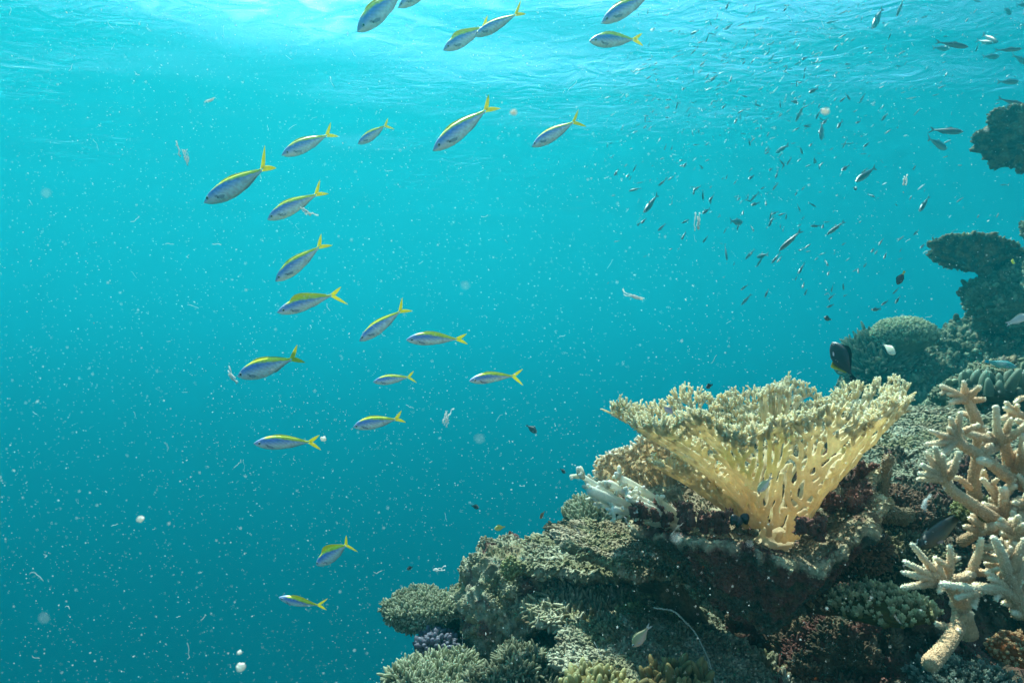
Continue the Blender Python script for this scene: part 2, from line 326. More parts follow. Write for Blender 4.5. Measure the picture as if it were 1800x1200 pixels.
# ---------------------------------------------------------------- plate corals
def plate(label, c, n, rx, ry, th=.02, bowl=.0, seed=0., m=6000, h=.010, w=.008, col=None, name='table_coral', cat='coral', tex=.004, edge=.14, stalk=None, hi=False, tip=1.12, group=None, ek=5., lift=.4, jit=.3):
    if c[1] > 2.5: c = c*1.4; rx *= 1.4; ry *= 1.4; th *= 1.4; stalk = None if stalk is None else stalk*1.4; h *= 1.2; w *= 1.2
    mb = MB(); rf = lambda t: rx*ry/np.sqrt((ry*np.cos(t))**2+(rx*np.sin(t))**2)
    disc(mb, c, n, rf, lambda s, t: bowl*s**2, lambda s, t: bowl*s**2-th*(1.2-s*.7)-th*2.5*(1-s)**2, seed=seed, tex=tex, edge=edge, ek=ek,
         col=col or (lambda p: reefcol(p, seed=seed)), nr=110 if hi else 70, nt=520 if hi else 300)
    nz = frame(n)[:, 2]
    src = MB(); V, C, Q, T = mb.arrays(); k = (110*520 if hi else 70*300); src.add(V[:k], C[:k], Q[(Q < k).all(1)])
    knobs(mb, m, h, w, -2, lift, src=src, tip=tip, jit=jit)
    p, nn, cc = surf_pts(mb, m//3, -2, lambda v, q: (np.linalg.norm((v-c)-np.outer((v-c)@nz, nz), axis=1) > .8*min(rx, ry))*1.)
    stamp(mb, F_LO, p, nn*.6+(p-c)/np.linalg.norm(p-c, axis=1)[:, None]+RNG.normal(size=p.shape)*.2, w, h, cc, np.clip(cc*1.2, 0, .8))
    if stalk is not None:
        a = np.asarray(c)-nz*th; b = np.asarray(stalk); a = a-nz*.02; t = np.linspace(0, 1, 12)[:, None]; pts = b+(a-b)*t
        rr = .25*min(rx, ry)*(.7+.5*(t[:, 0])**3); V, C, Q, T = tube(pts, rr, 40, False, DARK)
        V = V + (.012*fbm(V*25, 3))[:, None]*np.array([1, 1, 0]); mb.add(V, reefcol(V, DARK, BROWN, OLIVE), Q, T)
    recentre(mb, c); o = mb.build(name, M_DEAD); o.location = c; return tag(o, label, cat, group)
plate('broad grey green table coral spreading behind the cream vase coral', P(1440, 775, 1.95), (-.08, -.2, 1), .50, .40, .022, .01, 2.2, 26000, .011, .0085, hi=True, stalk=P(1560, 1010, 1.8), tex=.0045, edge=.1)
plate('brown crusted ledge plate jutting left below the white tipped fan', P(1140, 962, 1.52), (.16, -.12, 1), .21, .16, .022, 0, 5.5, 7000, .008, .007, stalk=P(1230, 1100, 1.6), col=lambda p: reefcol(p, C3(.22, .18, .11), OLIVE, C3(.32, .26, .18)), tex=.006)
plate('thick knobbly plate just below the crusted ledge', P(1020, 972, 1.75), (.05, -.08, 1), .19, .15, .035, 0, 8.1, 5000, .013, .008, stalk=P(1040, 1150, 1.8), tex=.006)
plate('middle plate crowded with short upright branchlets', P(1050, 1062, 1.62), (.02, -.22, 1), .185, .12, .03, 0, 11.3, 2600, .022, .0085, stalk=P(1060, 1180, 1.7), tex=.006, tip=1.6, lift=.8)
plate('flat rubbly plate crossing below the pale pink fish', P(1160, 1160, 1.32), (.1, -.28, 1), .2, .13, .022, 0, 14.3, 6500, .007, .006, tex=.005, stalk=P(1180, 1300, 1.4))
plate('small yellowish leaf shaped plate over a dark hollow', P(1140, 1085, 1.5), (.12, -.2, 1), .065, .05, .014, 0, 17.3, 900, .006, .006, tex=.005, col=lambda p: reefcol(p, YEL*.8, OLIVE, PALE), stalk=P(1150, 1160, 1.55))
plate('grey ledge with a ragged lip above the rubble slope', P(1230, 1045, 1.72), (.25, -.25, 1), .12, .1, .02, 0, 19.9, 2500, .009, .007, tex=.006, stalk=P(1240, 1140, 1.75))
plate('small scalloped plate beside the hollow at the bottom', P(1300, 1110, 1.6), (.35, -.3, 1), .1, .075, .018, 0, 22.9, 2200, .009, .007, tex=.006, stalk=P(1310, 1190, 1.6))
# far silhouettes
plate('dark table coral reaching left from the tall far block', P(1712, 442, 2.95), (.30, .42, 1), .175, .13, .03, 0, 25.9, 1500, .012, .010, tex=.006, edge=.12, col=lambda p: reefcol(p, OLIVE, BROWN, YEL*.7), stalk=P(1770, 520, 2.95), ek=7)
plate('large dark plate coral cut by the upper right edge', P(1812, 240, 2.6), (.25, .9, .62), .2, .13, .03, 0, 28.3, 1500, .012, .010, tex=.006, edge=.13, col=lambda p: reefcol(p, OLIVE, BROWN, OLIVE*.7), ek=7)

# ---------------------------------------------------------------- the dark bowl plate that carries the living corals
BC = P(1345, 945, 1.24)
def bowl_plate():
    root = thing('bowl_coral', 'dark maroon bowl shaped coral plate holding the cream vase coral', 'coral', BC)
    mb = MB()
    def rf(t): return np.interp(np.mod(t, 2*math.pi), [0, .6, 1.57, 2.5, 3.14, 3.9, 4.71, 5.5, 6.2832], [.20, .24, .27, .28, .27, .235, .20, .18, .20])
    def rim(t): return np.interp(np.mod(t, 2*math.pi), [0, .6, 1.57, 2.5, 3.14, 3.9, 4.71, 5.5, 6.2832], [.10, .13, .07, .05, .055, .03, .012, .05, .10])
    top = lambda s, t: rim(t)*sm(.35, 1, s)+.01*np.sin(5*t)*s
    bot = lambda s, t: rim(t)*sm(.2, 1, s)+.01*np.sin(5*t)*s - .018 - .15*(1-s)**1.0
    colt = lambda p: lerp(reefcol(p, C3(.20, .15, .09), BROWN, C3(.34, .29, .18), k=16, mar=.3), C3(.46, .38, .23), sm(.92, .99, np.hypot(p[:, 0]-BC[0], p[:, 1]-BC[1])/rf(np.arctan2(p[:, 1]-BC[1], p[:, 0]-BC[0])))*.6)
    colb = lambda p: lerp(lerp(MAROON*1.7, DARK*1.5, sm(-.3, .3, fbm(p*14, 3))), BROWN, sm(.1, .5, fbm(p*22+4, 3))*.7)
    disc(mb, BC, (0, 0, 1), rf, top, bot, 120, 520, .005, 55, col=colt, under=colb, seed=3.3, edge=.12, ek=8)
    knobs(mb, 22000, .006, .0045, -2, .2, tip=1.3)
    recentre(mb, BC); mb.build('bowl', M_DEAD, root)
    # pale crust of the lip
    # maroon fingers standing on the rim
    mb = MB()
    for (x, y, d, m, sp) in ((1165, 905, 1.12, 16, 50), (1235, 915, 1.1, 16, 40), (1490, 880, 1.2, 26, 40), (1525, 830, 1.3, 16, 22), (1420, 930, 1.08, 8, 25), (1120, 890, 1.2, 7, 25)):
        for _ in range(m):
            b = P(x+random.uniform(-sp, sp), y+random.uniform(0, 22), d+random.uniform(-.03, .03)); hh = random.uniform(.008, .024)
            dr = np.array([random.uniform(-.35, .35), random.uniform(-.3, .2), 1]); pts = [b, b+dr*hh*.5+np.array([0, 0, .002]), b+dr*hh*np.array([1.3, 1, 1])]
            V, C, Q, T = tube(pts, [.007, .0058, .0042], 9, True, MAROON*1.1, C3(.22, .10, .06), .12); mb.add(V, C, Q, T)
            for _k in range(2):
                V, C, Q, T = tube([pts[1], pts[1]+np.array([random.uniform(-1, 1), random.uniform(-1, .4), .8])*hh*.5], [.0045, .0032], 7, True, MAROON*1.1, C3(.26, .10, .07), .12); mb.add(V, C, Q, T)
    knobs(mb, 2600, .0035, .003, -2, .1, tip=1.6); recentre(mb, BC); mb.build('rim_fingers', M_DEAD, root)
bowl_plate()

# ---------------------------------------------------------------- the cream vase coral and its fans
CREAM = C3(.95, .90, .70); OCHRE = C3(.72, .53, .30); HONEY = C3(.84, .70, .43)
def remeshed(mb, name, mat, voxel, colfn, parent=None, smooth=2):
    """fuse overlapping closed tubes into one skin, then colour it"""
    me = mb.mesh(name, mat); o = bpy.data.objects.new(name, me); COL.objects.link(o)
    r = o.modifiers.new('fuse', 'REMESH'); r.mode = 'VOXEL'; r.voxel_size = voxel; r.use_smooth_shade = True
    k = o.modifiers.new('soft', 'SMOOTH'); k.iterations = smooth; k.factor = .5
    dg = bpy.context.evaluated_depsgraph_get(); m2 = bpy.data.meshes.new_from_object(o.evaluated_get(dg)); o.modifiers.clear(); o.data = m2; bpy.data.meshes.remove(me); m2.name = name
    for a in list(m2.color_attributes): m2.color_attributes.remove(a)
    n = len(m2.vertices); V = np.zeros(n*3, np.float32); m2.vertices.foreach_get('co', V); C = colfn(V.reshape(-1, 3).astype(float))
    at = m2.color_attributes.new('Col', 'FLOAT_COLOR', 'POINT'); at.data.foreach_set('color', np.concatenate([C, np.ones((n, 1))], 1).astype(np.float32).ravel())
    m2.materials.clear(); m2.materials.append(mat); o.parent = parent; return o, V.reshape(-1, 3).astype(float)
def network(point, length, tA, tB, lat=.0115, row=.015, r0=.0062, r1=.0036, s0=.04, cross=.35, rnd=None, stop=.0, jit=.22):
    """branches that fork outwards over a curved sheet point(theta,s) and grow into each other"""
    rnd = rnd or random.Random(5); rows = []; s = s0; mb = MB(); tips = []
    L = length; nr = int(L/row)
    for i in range(nr+1):
        s = s0+(1-s0)*i/nr; a = point(tA, s); 
        th = np.linspace(tA, tB, 40); pp = np.array([point(t, s) for t in th]); seg = np.linalg.norm(np.diff(pp, axis=0), axis=1); cum = np.concatenate([[0], np.cumsum(seg)])
        n = max(3, int(cum[-1]/lat)); off = .5*(i % 2)
        tt = [float(np.interp((j+off+rnd.uniform(-jit, jit))/n*cum[-1], cum, th)) for j in range(n)]
        rows.append([(t, point(t, min(1.0, s+rnd.uniform(-.25, .25)*row/L))+np.array([rnd.uniform(-1, 1) for _ in range(3)])*.0012) for t in tt])
    for i in range(1, nr+1):
        for (t, p) in rows[i]:
            if i > nr*.8 and rnd.random() < stop: continue
            ds = sorted(range(len(rows[i-1])), key=lambda j: np.linalg.norm(rows[i-1][j][1]-p))
            f = i/nr; r = r0+(r1-r0)*min(1, f*1.3)
            js = [ds[0]]+([ds[1]] if rnd.random() < cross else [])
            for j in js:
                q = rows[i-1][j][1]; V, _, Q, T = tube([q, (p+q)/2, p], [r*1.08, r*.92, r], 8); mb.add(V, C3(0, 0, 0), Q, T)
            if f > .35: tips.append((f, p, p-rows[i-1][ds[0]][1]))
    return mb, tips
def branchlets(mb, tips, dens, L0=.016, r=.0026, up=.6, inward=None, base=HONEY, tip=CREAM, rnd=None, spread=.55):
    rnd = rnd or random.Random(9)
    for f, p, d in tips:
        d = d/(np.linalg.norm(d)+1e-9)
        for _ in range(int(dens(f))+(rnd.random() < dens(f) % 1)):
            v = d*.55+np.array([0, 0, up])+np.array([rnd.uniform(-1, 1) for _k in range(3)])*spread
            if inward is not None: v = v+inward(p)*(.3 if f < .9 else .1)
            v /= np.linalg.norm(v); l = L0*rnd.uniform(.5, 1.15)*(1.15 if f > .9 else .75); k = rnd.uniform(.8, 1.2)
            b = p+np.array([rnd.uniform(-1, 1) for _k in range(3)])*.003
            c0 = base*rnd.uniform(.85, 1.1); c1 = np.clip(tip*rnd.uniform(.92, 1.12), 0, .93)
            V, C, Q, T = tube([b, b+v*l*.55, b+v*l], [r*1.15*k, r*k, r*.8*k], 7, True, c0, c1, .05); mb.add(V, C, Q, T)
            for _s in range(rnd.choice((1, 2, 3))):
                w_ = v+np.array([rnd.uniform(-1, 1) for _k in range(3)])*.9; w_ /= np.linalg.norm(w_); st = b+v*l*rnd.uniform(.35, .85)
                V, C, Q, T = tube([st, st+w_*l*.32], [r*.8*k, r*.62*k], 6, True, lerp(c0, c1, .6), c1, .05); mb.add(V, C, Q, T)
def vase():
    O = P(1360, 951, 1.2); root = thing('vase_coral', 'large cream vase shaped coral with a lacy honey coloured wall and whitish rim', 'coral', O)
    TH = np.array([-180, -135, -90, -45, 0, 45, 90, 135, 180.])  # 0 = right, -90 = towards the camera
    RR = np.array([.262, .225, .172, .185, .215, .225, .225, .245, .262]); HH = np.array([.205, .205, .213, .230, .255, .255, .245, .225, .205])
    def pt(t, s):
        d = math.degrees(t); r = np.interp(d, TH, RR)*(1+.06*math.sin(t*5+1)+.045*math.sin(t*9+2)+.02*math.sin(t*23)); h = np.interp(d, TH, HH)*(1+.05*math.sin(t*7)+.035*math.sin(t*13+1))
        x = .034+(r-.034)*(s**1.12); z = h*(s**(.95-.3*float(sm(95, 150, abs(d)))))
        return np.array([math.cos(t)*x, math.sin(t)*x, z])
    net, tips = network(pt, .33, -math.pi, math.pi*.999, lat=.0140, row=.023, r0=.0056, r1=.0039, cross=.16, jit=.15, rnd=random.Random(3))
    # solid foot
    V, C, Q, T = tube([(0, 0, -.03), (0, 0, -.012), (0, 0, .001), (0, 0, .006)], [.04, .038, .034, .026], 24); net.add(V, C3(0, 0, 0), Q, T)
    def cf(V):
        h = V[:, 2]/.25; n = fbm(V*18, 3); C = lerp(OCHRE, HONEY, sm(.1, .75, h+.25*n)); C = lerp(C, CREAM, sm(.82, 1.02, h+.1*n)); C = C*(1+.10*fbm(V*70, 2))[:, None]; return lerp(C, C3(.56, .50, .16), sm(.15, .6, fbm(V*9+7, 2))*.4)
    remeshed(net, 'lacy_wall', M_LIVE, .0019, cf, root)
    mb = MB(); inw = lambda p: -np.array([p[0], p[1], 0])/(np.linalg.norm(p[:2])+1e-6)
    branchlets(mb, tips, lambda f: 0 if f < .84 else (2.0 if f < .9 else 5.0), .0175, .0019, .6, inw)
    # inner face of the far and left walls is thick with branchlets
    inner = [(f*.85, p+inw(p)*.004, d) for f, p, d in tips if f > .55 and (p[1] > 0 or p[0] < -.1)]
    branchlets(mb, inner, lambda f: 1.8, .016, .0019, .8, inw, rnd=random.Random(4))
    mb.build('rim_branchlets', M_LIVE, root)
    # a taller tuft rising out of the cup
    mb = MB(); rnd = random.Random(21); c = P(1362, 790, 1.28)-O; tp = []
    for k in range(13):
        a = rnd.uniform(-1, 1); e = P(1364+a*36, 690+abs(a)*14+rnd.uniform(-4, 4), 1.28+rnd.uniform(-.03, .03))-O; m = (c+e)/2+np.array([a*.01, 0, .01])
        V, C, Q, T = tube([c, m, e], [.005, .0045, .0035], 8, True, HONEY, CREAM); mb.add(V, C, Q, T); tp += [(.95, e, e-m)]*2+[(.95, (m+e)/2, e-m)]
    branchlets(mb, tp, lambda f: 3, .013, .0025, .7, rnd=rnd); mb.build('centre_tuft', M_LIVE, root)
    # lower left lobe
    O2 = P(1318, 935, 1.3)-O
    def pt2(t, s):
        r = .15+.03*math.sin(t*4); return O2+np.array([math.cos(t)*r*s*1.1, math.sin(t)*r*s*.8, .13*s**.8+.0])
    net, tips = network(pt2, .2, math.radians(120), math.radians(262), lat=.012, row=.016, rnd=random.Random(8))
    remeshed(net, 'side_lobe', M_LIVE, .002, lambda V: cf(V+np.array([0, 0, .05])), root)
    mb = MB(); branchlets(mb, tips, lambda f: .6 if f < .85 else 1.6, .013, .0025, .6, rnd=random.Random(6)); mb.build('lobe_branchlets', M_LIVE, root)
vase()
def fan(label, O, tips_px, R0, th, lean, colfn, base, tip, dens, seed, lat=.010, bl=.012, br=.0023, name='fan_coral', up=.3):
    """a leaning fan: rays leave O towards the pixels in tips_px (angle,length)"""
    root = thing(name, label, 'coral', O)
    A = np.array([t[0] for t in tips_px]); Ls = np.array([t[1] for t in tips_px])
    def pt(t, s):
        d = math.degrees(t); l = np.interp(d, A, Ls)*(1+.05*math.sin(t*13)); a = np.array([math.cos(t), 0, math.sin(t)]); return a*l*(.08+.92*s)+np.array(lean)*l*(s**1.6)+np.array([0, .012*math.sin(t*9), 0])
    net, tips = network(pt, max(Ls), math.radians(A[0]), math.radians(A[-1]), lat=lat, row=.015, r0=.0052, r1=.0034, rnd=random.Random(seed), cross=.6)
    remeshed(net, 'fan_wall', M_LIVE, .002, colfn, root)
    mb = MB()
    for i in range(26):   # raised ribs on the near face, each set with scales
        t = math.radians(A[0]+(A[-1]-A[0])*(i+.5)/26); pts = np.array([pt(t+.02*math.sin(i*3+k*9), k)+np.array([0, -.006, .003]) for k in np.linspace(.12, 1.03, 12)])
        V, C, Q, T = tube(pts, np.linspace(.0052, .0032, 12), 8, True, base, tip, .08); mb.add(V, C, Q, T); tips += [(.7, p_, d_) for p_, d_ in zip(pts[2:], np.diff(pts, axis=0)[1:])]
    branchlets(mb, tips+tips, dens, bl, br, up, rnd=random.Random(seed+1), base=base, tip=tip, spread=.6); mb.build('branchlets', M_LIVE, root); return root
PINK = C3(.90, .76, .56)
fan('pinkish brown fan coral with rows of small scales left of the cream vase', P(1190, 915, 1.68), [(62, .10), (80, .14), (100, .185), (120, .225), (135, .25), (148, .26), (160, .24)], .18, 0, (.02, -.85, .05),
    lambda V: lerp(C3(.88, .73, .54), PINK, sm(-.3, .3, fbm(V*30, 2))), C3(.90, .76, .56), C3(.95, .89, .76), lambda f: 1.3 if f < .85 else 2.2, 12)
def white_fingers():
    O = P(1185, 925, 1.18); root = thing('finger_coral', 'white tipped fleshy fingers of coral poking left from under the pinkish fan', 'coral', O); rnd = random.Random(31); mb = MB(); tp = []
    W0, W1 = C3(.88, .80, .60), C3(.95, .94, .84)
    for (x, y, dd, r) in ((1022, 836, 1.13, .0055), (1038, 862, 1.12, .009), (1050, 872, 1.13, .008), (1072, 850, 1.14, .008), (1090, 840, 1.13, .007), (1105, 868, 1.1, .007), (1120, 885, 1.1, .007), (1060, 885, 1.14, .007), (1080, 895, 1.12, .007)):
        e = P(x, y, dd)-O; s = np.array([rnd.uniform(-.01, .02), 0, rnd.uniform(-.01, .015)]); m = (s+e)*.5+np.array([0, -.008, rnd.uniform(-.008, .01)]); k = np.linspace(0, 1, 9)[:, None]
        pts = s*(1-k)**2+2*m*k*(1-k)+e*k**2; rr = np.linspace(r*1.3, r*.85, 9)*(1+.1*np.array([rnd.uniform(-1, 1) for _ in range(9)]))
        V, C, Q, T = tube(pts, rr, 12, True, W0, W1); mb.add(V, C, Q, T)
        for j in (3, 4, 5, 6, 7, 8, 8, 8):
            tp.append((.95, pts[j], pts[j]-pts[j-1]))
    branchlets(mb, tp, lambda f: 1.6, .014, .0036, .15, base=W0, tip=W1, rnd=rnd, spread=.7); mb.build('fingers', M_LIVE, root)
white_fingers()

# ---------------------------------------------------------------- tufted (digitate) corals
def tuft(label, c, r, m, h, w, c0, c1, seed=0., tpl=F_HI, name='bush_coral', sub=5, up=-.25, lift=.35, mat=None, jit=.25, filt=None, low=.15, group=None, base=None):
    if c[1] > 2.6: c = c*1.4; r = np.array(r)*1.4; h *= 1.35; w *= 1.35
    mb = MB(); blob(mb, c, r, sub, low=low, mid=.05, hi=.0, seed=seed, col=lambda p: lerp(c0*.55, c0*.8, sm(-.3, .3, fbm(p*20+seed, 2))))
    src = MB(); V, C, Q, T = mb.arrays(); src.add(V, C, Q, T)
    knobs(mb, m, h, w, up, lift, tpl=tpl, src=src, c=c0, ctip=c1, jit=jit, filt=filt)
    recentre(mb, c); o = mb.build(name, mat or M_LIVE); o.location = c; return tag(o, label, 'coral', group)
GG = C3(.19, .20, .115); GT = C3(.46, .46, .31)
tuft('grey green bushy coral club sticking out left over open water', P(742, 1068, 1.75), (.088, .09, .034), 3400, .011, .0058, GG, GT, 1.5, up=-.95, low=.35)
tuft('fuzzy grey green shoulder joining the bushy club to the boulder', P(815, 1060, 1.8), (.06, .06, .03), 1300, .011, .006, GG*.9, GT*.85, 2.5, up=-.7, low=.35)
tuft('pale digitate cushion at the very bottom left of the reef', P(770, 1205, 1.5), (.12, .1, .042), 1900, .019, .0062, GG*1.05, GT*1.1, 3.5, up=-.3, low=.4, jit=.4)
tuft('dark tangled tufts right of the pale digitate cushion', P(925, 1190, 1.42), (.10, .09, .045), 1500, .018, .006, C3(.11, .11, .06), C3(.34, .33, .21), 4.5, low=.45, jit=.5)
tuft('small purple grey cluster on the dark slope above the digitate cushion', P(765, 1135, 1.66), (.045, .05, .03), 260, .016, .013, C3(.10, .09, .11), C3(.22, .21, .26), 5.5, tpl=F_HI)
tuft('yellow green corymbose coral with white lobed tips under the bowl plate', P(1548, 1068, 1.15), (.076, .07, .02), 260, .019, .014, C3(.20, .14, .03), C3(.80, .80, .50), 6.5, tpl=ROS, up=-.5, lift=.5, low=.08)
tuft('distant fuzzy rounded dome coral on the far ridge', P(1587, 592, 2.95), (.125, .12, .075), 5000, .014, .011, C3(.27, .30, .17), C3(.50, .54, .34), 7.5, tpl=F_LO, low=.08, up=-.1)
tuft('distant dark bush of outward pointing branches left of the dome coral', P(1540, 645, 3.05), (.10, .12, .12), 1000, .055, .014, C3(.12, .14, .09), C3(.34, .37, .25), 8.5, low=.25)
tuft('distant bushy clump with an upright top at the left tip of the far reef', P(1513, 610, 3.1), (.045, .05, .035), 260, .045, .013, C3(.14, .16, .1), C3(.36, .40, .27), 9.5, low=.25)
tuft('low fuzzy bush behind the left ledges under the white fingers', P(1045, 905, 1.95), (.09, .1, .035), 900, .022, .008, GG, GT, 10.5)
tuft('mustard finger coral with round knobs at the bottom edge of the frame', P(1048, 1212, 1.12), (.055, .05, .018), 130, .018, .010, C3(.30, .24, .07), C3(.55, .50, .26), 11.5, low=.2, lift=.6)
tuft('brown finger coral at the bottom edge right of the mustard one', P(1195, 1210, 1.08), (.05, .05, .018), 90, .022, .011, C3(.16, .11, .04), C3(.36, .27, .11), 12.5, low=.2, lift=.5)
tuft('pair of rounded grey knobs on the shaded ledge', P(1025, 1122, 1.45), (.03, .03, .014), 40, .016, .02, C3(.22, .22, .14), C3(.48, .48, .34), 13.5, low=.3)
tuft('orange and brown sponge crusted stub at the right edge near the bottom', P(1790, 1145, .95), (.035, .03, .018), 220, .008, .008, C3(.42, .13, .03), C3(.55, .42, .24), 14.5, tpl=ROS)
tuft('small green tuft beside the foot of the brown staghorn', P(1715, 905, 1.15), (.035, .03, .016), 130, .014, .009, C3(.20, .20, .07), C3(.42, .42, .2), 15.5, tpl=ROS)
tuft('grey fringed tuft along the bottom edge below the staghorn', P(1690, 1200, 1.05), (.07, .05, .02), 300, .014, .009, C3(.10, .12, .09), C3(.34, .40, .32), 16.5, tpl=ROS)
tuft('knotty column cluster standing on the dark rock right of the far ridge', P(1740, 690, 2.15), (.09, .08, .03), 60, .05, .026, C3(.12, .15, .1), C3(.26, .32, .23), 17.5, tpl=F_HI, lift=.8, jit=.1)
tuft('yellow green crust patch on the left boulder', P(898, 1000, 1.58), (.018, .015, .026), 160, .006, .007, C3(.28, .27, .10), C3(.44, .42, .2), 18.5, tpl=F_LO)
tuft('reddish brown algae tuft below the right end of the bowl plate', P(1440, 1055, 1.2), (.04, .04, .02), 300, .012, .006, C3(.20, .09, .04), C3(.38, .25, .12), 19.5, tpl=F_LO)
for (x, y, d, r, l, sd) in ((1470, 830, 1.36, .04, 'maroon algae thicket between the vase coral and the table plate', 1), (1560, 900, 1.42, .07, 'shaggy brown algae mound under the table plate rim', 2), (1490, 960, 1.3, .07, 'shaggy dark brown algae slope right of the bowl lip', 3), (1580, 990, 1.36, .08, 'dark olive algae bank left of the staghorn pillar', 4)):
    tuft(l, P(x, y, d), (r, r, r*.8), 2200, .009, .006, C3(.07, .035, .02) if sd != 4 else C3(.07, .06, .03), C3(.22, .12, .07) if sd != 4 else C3(.22, .19, .1), 20.+sd, tpl=F_LO, name='algae_clump', mat=M_DEAD, up=-1, low=.3)
def old_branches():
    for (path, lab) in ((((1600, 905, 1.3), (1545, 900, 1.28), (1552, 850, 1.27), (1562, 806, 1.25)), 'dead brown upright branch right of the maroon rim fingers'),
                        (((1590, 912, 1.32), (1540, 905, 1.3), (1528, 870, 1.29), (1518, 845, 1.28)), 'shorter dead brown branch leaning beside the upright one')):
        O = P(*path[0]); pts = np.array([P(*q)-O for q in path]); k = np.linspace(0, 3, 14); pp = np.stack([np.interp(k, range(4), pts[:, i]) for i in range(3)], 1)
        mb = MB(); V, C, Q, T = tube(pp, np.linspace(.012, .0085, 14), 14, True, C3(.20, .14, .08), C3(.28, .2, .12), .06); mb.add(V, C, Q, T); knobs(mb, 900, .003, .003, -2, 0, tip=1.5)
        o = mb.build('dead_branch', M_DEAD); o.location = O; tag(o, lab, 'coral')
old_branches()

# ---------------------------------------------------------------- staghorn coral on the right
def staghorn():
    O = P(1740, 960, 1.0); root = thing('staghorn_coral', 'pale brown staghorn coral thicket of pointed branches at the right edge', 'coral', O); rnd = random.Random(77)
    A = lambda x, y, d: P(1580+x/4, 640+y/4, d); B = lambda x, y, d: P(1560+x/4, 900+y/4, d)
    BR = []  # (points, r0, r1)
    def br(f, pts, r0, r1): BR.append((np.array([f(*p) for p in pts])-O, r0*.76, r1*.66))
    # lower long branch with its star of tips
    br(A, [(720, 1120, .98), (540, 1000, .93), (370, 890, .9), (320, 800, .89)], .0105, .0085)
    for t in ((135, 812), (148, 770), (165, 710), (190, 622), (255, 585), (312, 640)): br(A, [(310, 815, .89), ((310+t[0])/2, (800+t[1])/2-4, .87), (t[0], t[1], .86+rnd.uniform(-.02, .02))], .0062, .0036)
    br(A, [(330, 800, .89), (395, 740, .87), (420, 625, .86)], .0072, .0042); br(A, [(300, 780, .9), (345, 720, .92), (380, 690, .95)], .006, .004)
    # main diagonal
    br(A, [(880, 850, 1.0), (760, 790, .98), (660, 700, .98), (575, 675, .95)], .011, .007)
    br(A, [(760, 790, .98), (600, 660, .97), (430, 560, .95), (400, 520, .95)], .010, .009)
    for t in ((195, 562), (220, 468), (300, 635)): br(A, [(410, 530, .95), ((410+t[0])/2, (530+t[1])/2+6, .93), (t[0], t[1], .91)], .0066, .0036)
    for t in ((365, 382), (432, 345), (350, 450)): br(A, [(400, 540, .95), ((400+t[0])/2, (520+t[1])/2, .94), (t[0], t[1], .93)], .0075, .0042)
    br(A, [(700, 540, 1.0), (560, 510, .98), (440, 470, .96)], .0075, .006); br(A, [(660, 530, 1.0), (635, 485, .99)], .006, .0045); br(A, [(460, 470, .96), (560, 425, .95)], .006, .004); br(A, [(700, 570, 1.0), (650, 610, .98), (590, 632, .97)], .0065, .004)
    # top left stem
    br(A, [(540, 950, 1.16), (520, 850, 1.15), (570, 600, 1.13), (560, 440, 1.11), (520, 330, 1.1), (480, 245, 1.1)], .014, .0095)
    for t in ((300, 155), (368, 268), (570, 160)): br(A, [(475, 255, 1.1), ((475+t[0])/2, (240+t[1])/2, 1.09), (t[0], t[1], 1.07)], .0078, .0045)
    br(A, [(470, 250, 1.1), (458, 128, 1.09)], .0085, .005); br(A, [(400, 215, 1.09), (345, 212, 1.07)], .005, .0035); br(A, [(340, 180, 1.08), (300, 205, 1.07)], .0045, .003); br(A, [(570, 440, 1.11), (600, 440, 1.1)], .005, .004)
    # centre upright
    br(A, [(790, 780, 1.02), (770, 640, 1.0), (720, 520, .99), (690, 470, .98), (682, 302, .96)], .0115, .0055)
    br(A, [(740, 500, .99), (790, 385, .97)], .0065, .004); br(A, [(740, 540, .99), (820, 490, .97), (900, 420, .95)], .008, .005); br(A, [(720, 520, .99), (690, 420, 1.0)], .005, .004)
    br(A, [(920, 400, 1.05), (840, 350, 1.03), (750, 310, 1.0)], .008, .005)
    for t in ((755, 270), (718, 385), (835, 290)): br(A, [(820, 345, 1.03), (t[0], t[1], 1.0)], .0055, .0038)
    br(A, [(930, 230, 1.05), (850, 240, 1.03), (820, 270, 1.02)], .005, .0038); br(A, [(900, 470, 1.0), (870, 400, .99), (830, 395, .98)], .006, .0045)
    br(A, [(850, 760, 1.0), (865, 640, .98), (875, 500, .96)], .009, .006); br(A, [(800, 650, 1.0), (870, 590, .99)], .006, .004); br(A, [(760, 740, 1.0), (690, 710, .98)], .006, .004); br(A, [(930, 720, .97), (900, 640, .96), (900, 560, .95)], .009, .006)
    # inner tangle
    br(A, [(740, 1150, 1.02), (690, 930, 1.0), (590, 810, .99)], .009, .005); br(A, [(740, 1080, .98), (742, 880, .96)], .0105, .0075); br(A, [(700, 1040, .98), (600, 985, .96)], .008, .006); br(A, [(700, 900, 1.0), (640, 850, 1.0), (690, 810, .99)], .006, .004)
    br(A, [(500, 870, 1.0), (430, 800, .99), (370, 800, .98)], .006, .004); br(A, [(600, 800, 1.02), (600, 750, 1.0)], .006, .004); br(A, [(880, 1150, .98), (830, 1000, .98), (790, 1010, .98)], .009, .006); br(A, [(880, 1060, .95), (850, 1110, .93), (800, 1100, .92)], .008, .005)
    # foot pillar
    br(B, [(300, 1075, .84), (420, 930, .88), (500, 800, .93), (510, 690, .95), (480, 560, .92)], .0115, .012); br(B, [(560, 860, .98), (530, 720, .97), (540, 600, .95)], .018, .012)
    br(B, [(290, 1060, .84), (330, 1020, .86), (400, 950, .88)], .0105, .012)
    # front star
    br(B, [(520, 640, .92), (450, 530, .88), (395, 480, .86)], .011, .0085)
    for t in ((175, 228, .82), (125, 350, .81), (112, 425, .81), (105, 525, .82), (365, 560, .82), (262, 370, .9), (335, 318, .86)): br(B, [(395, 490, .86), ((395+t[0])/2, (480+t[1])/2+8, .84), t], .0068, .0034)
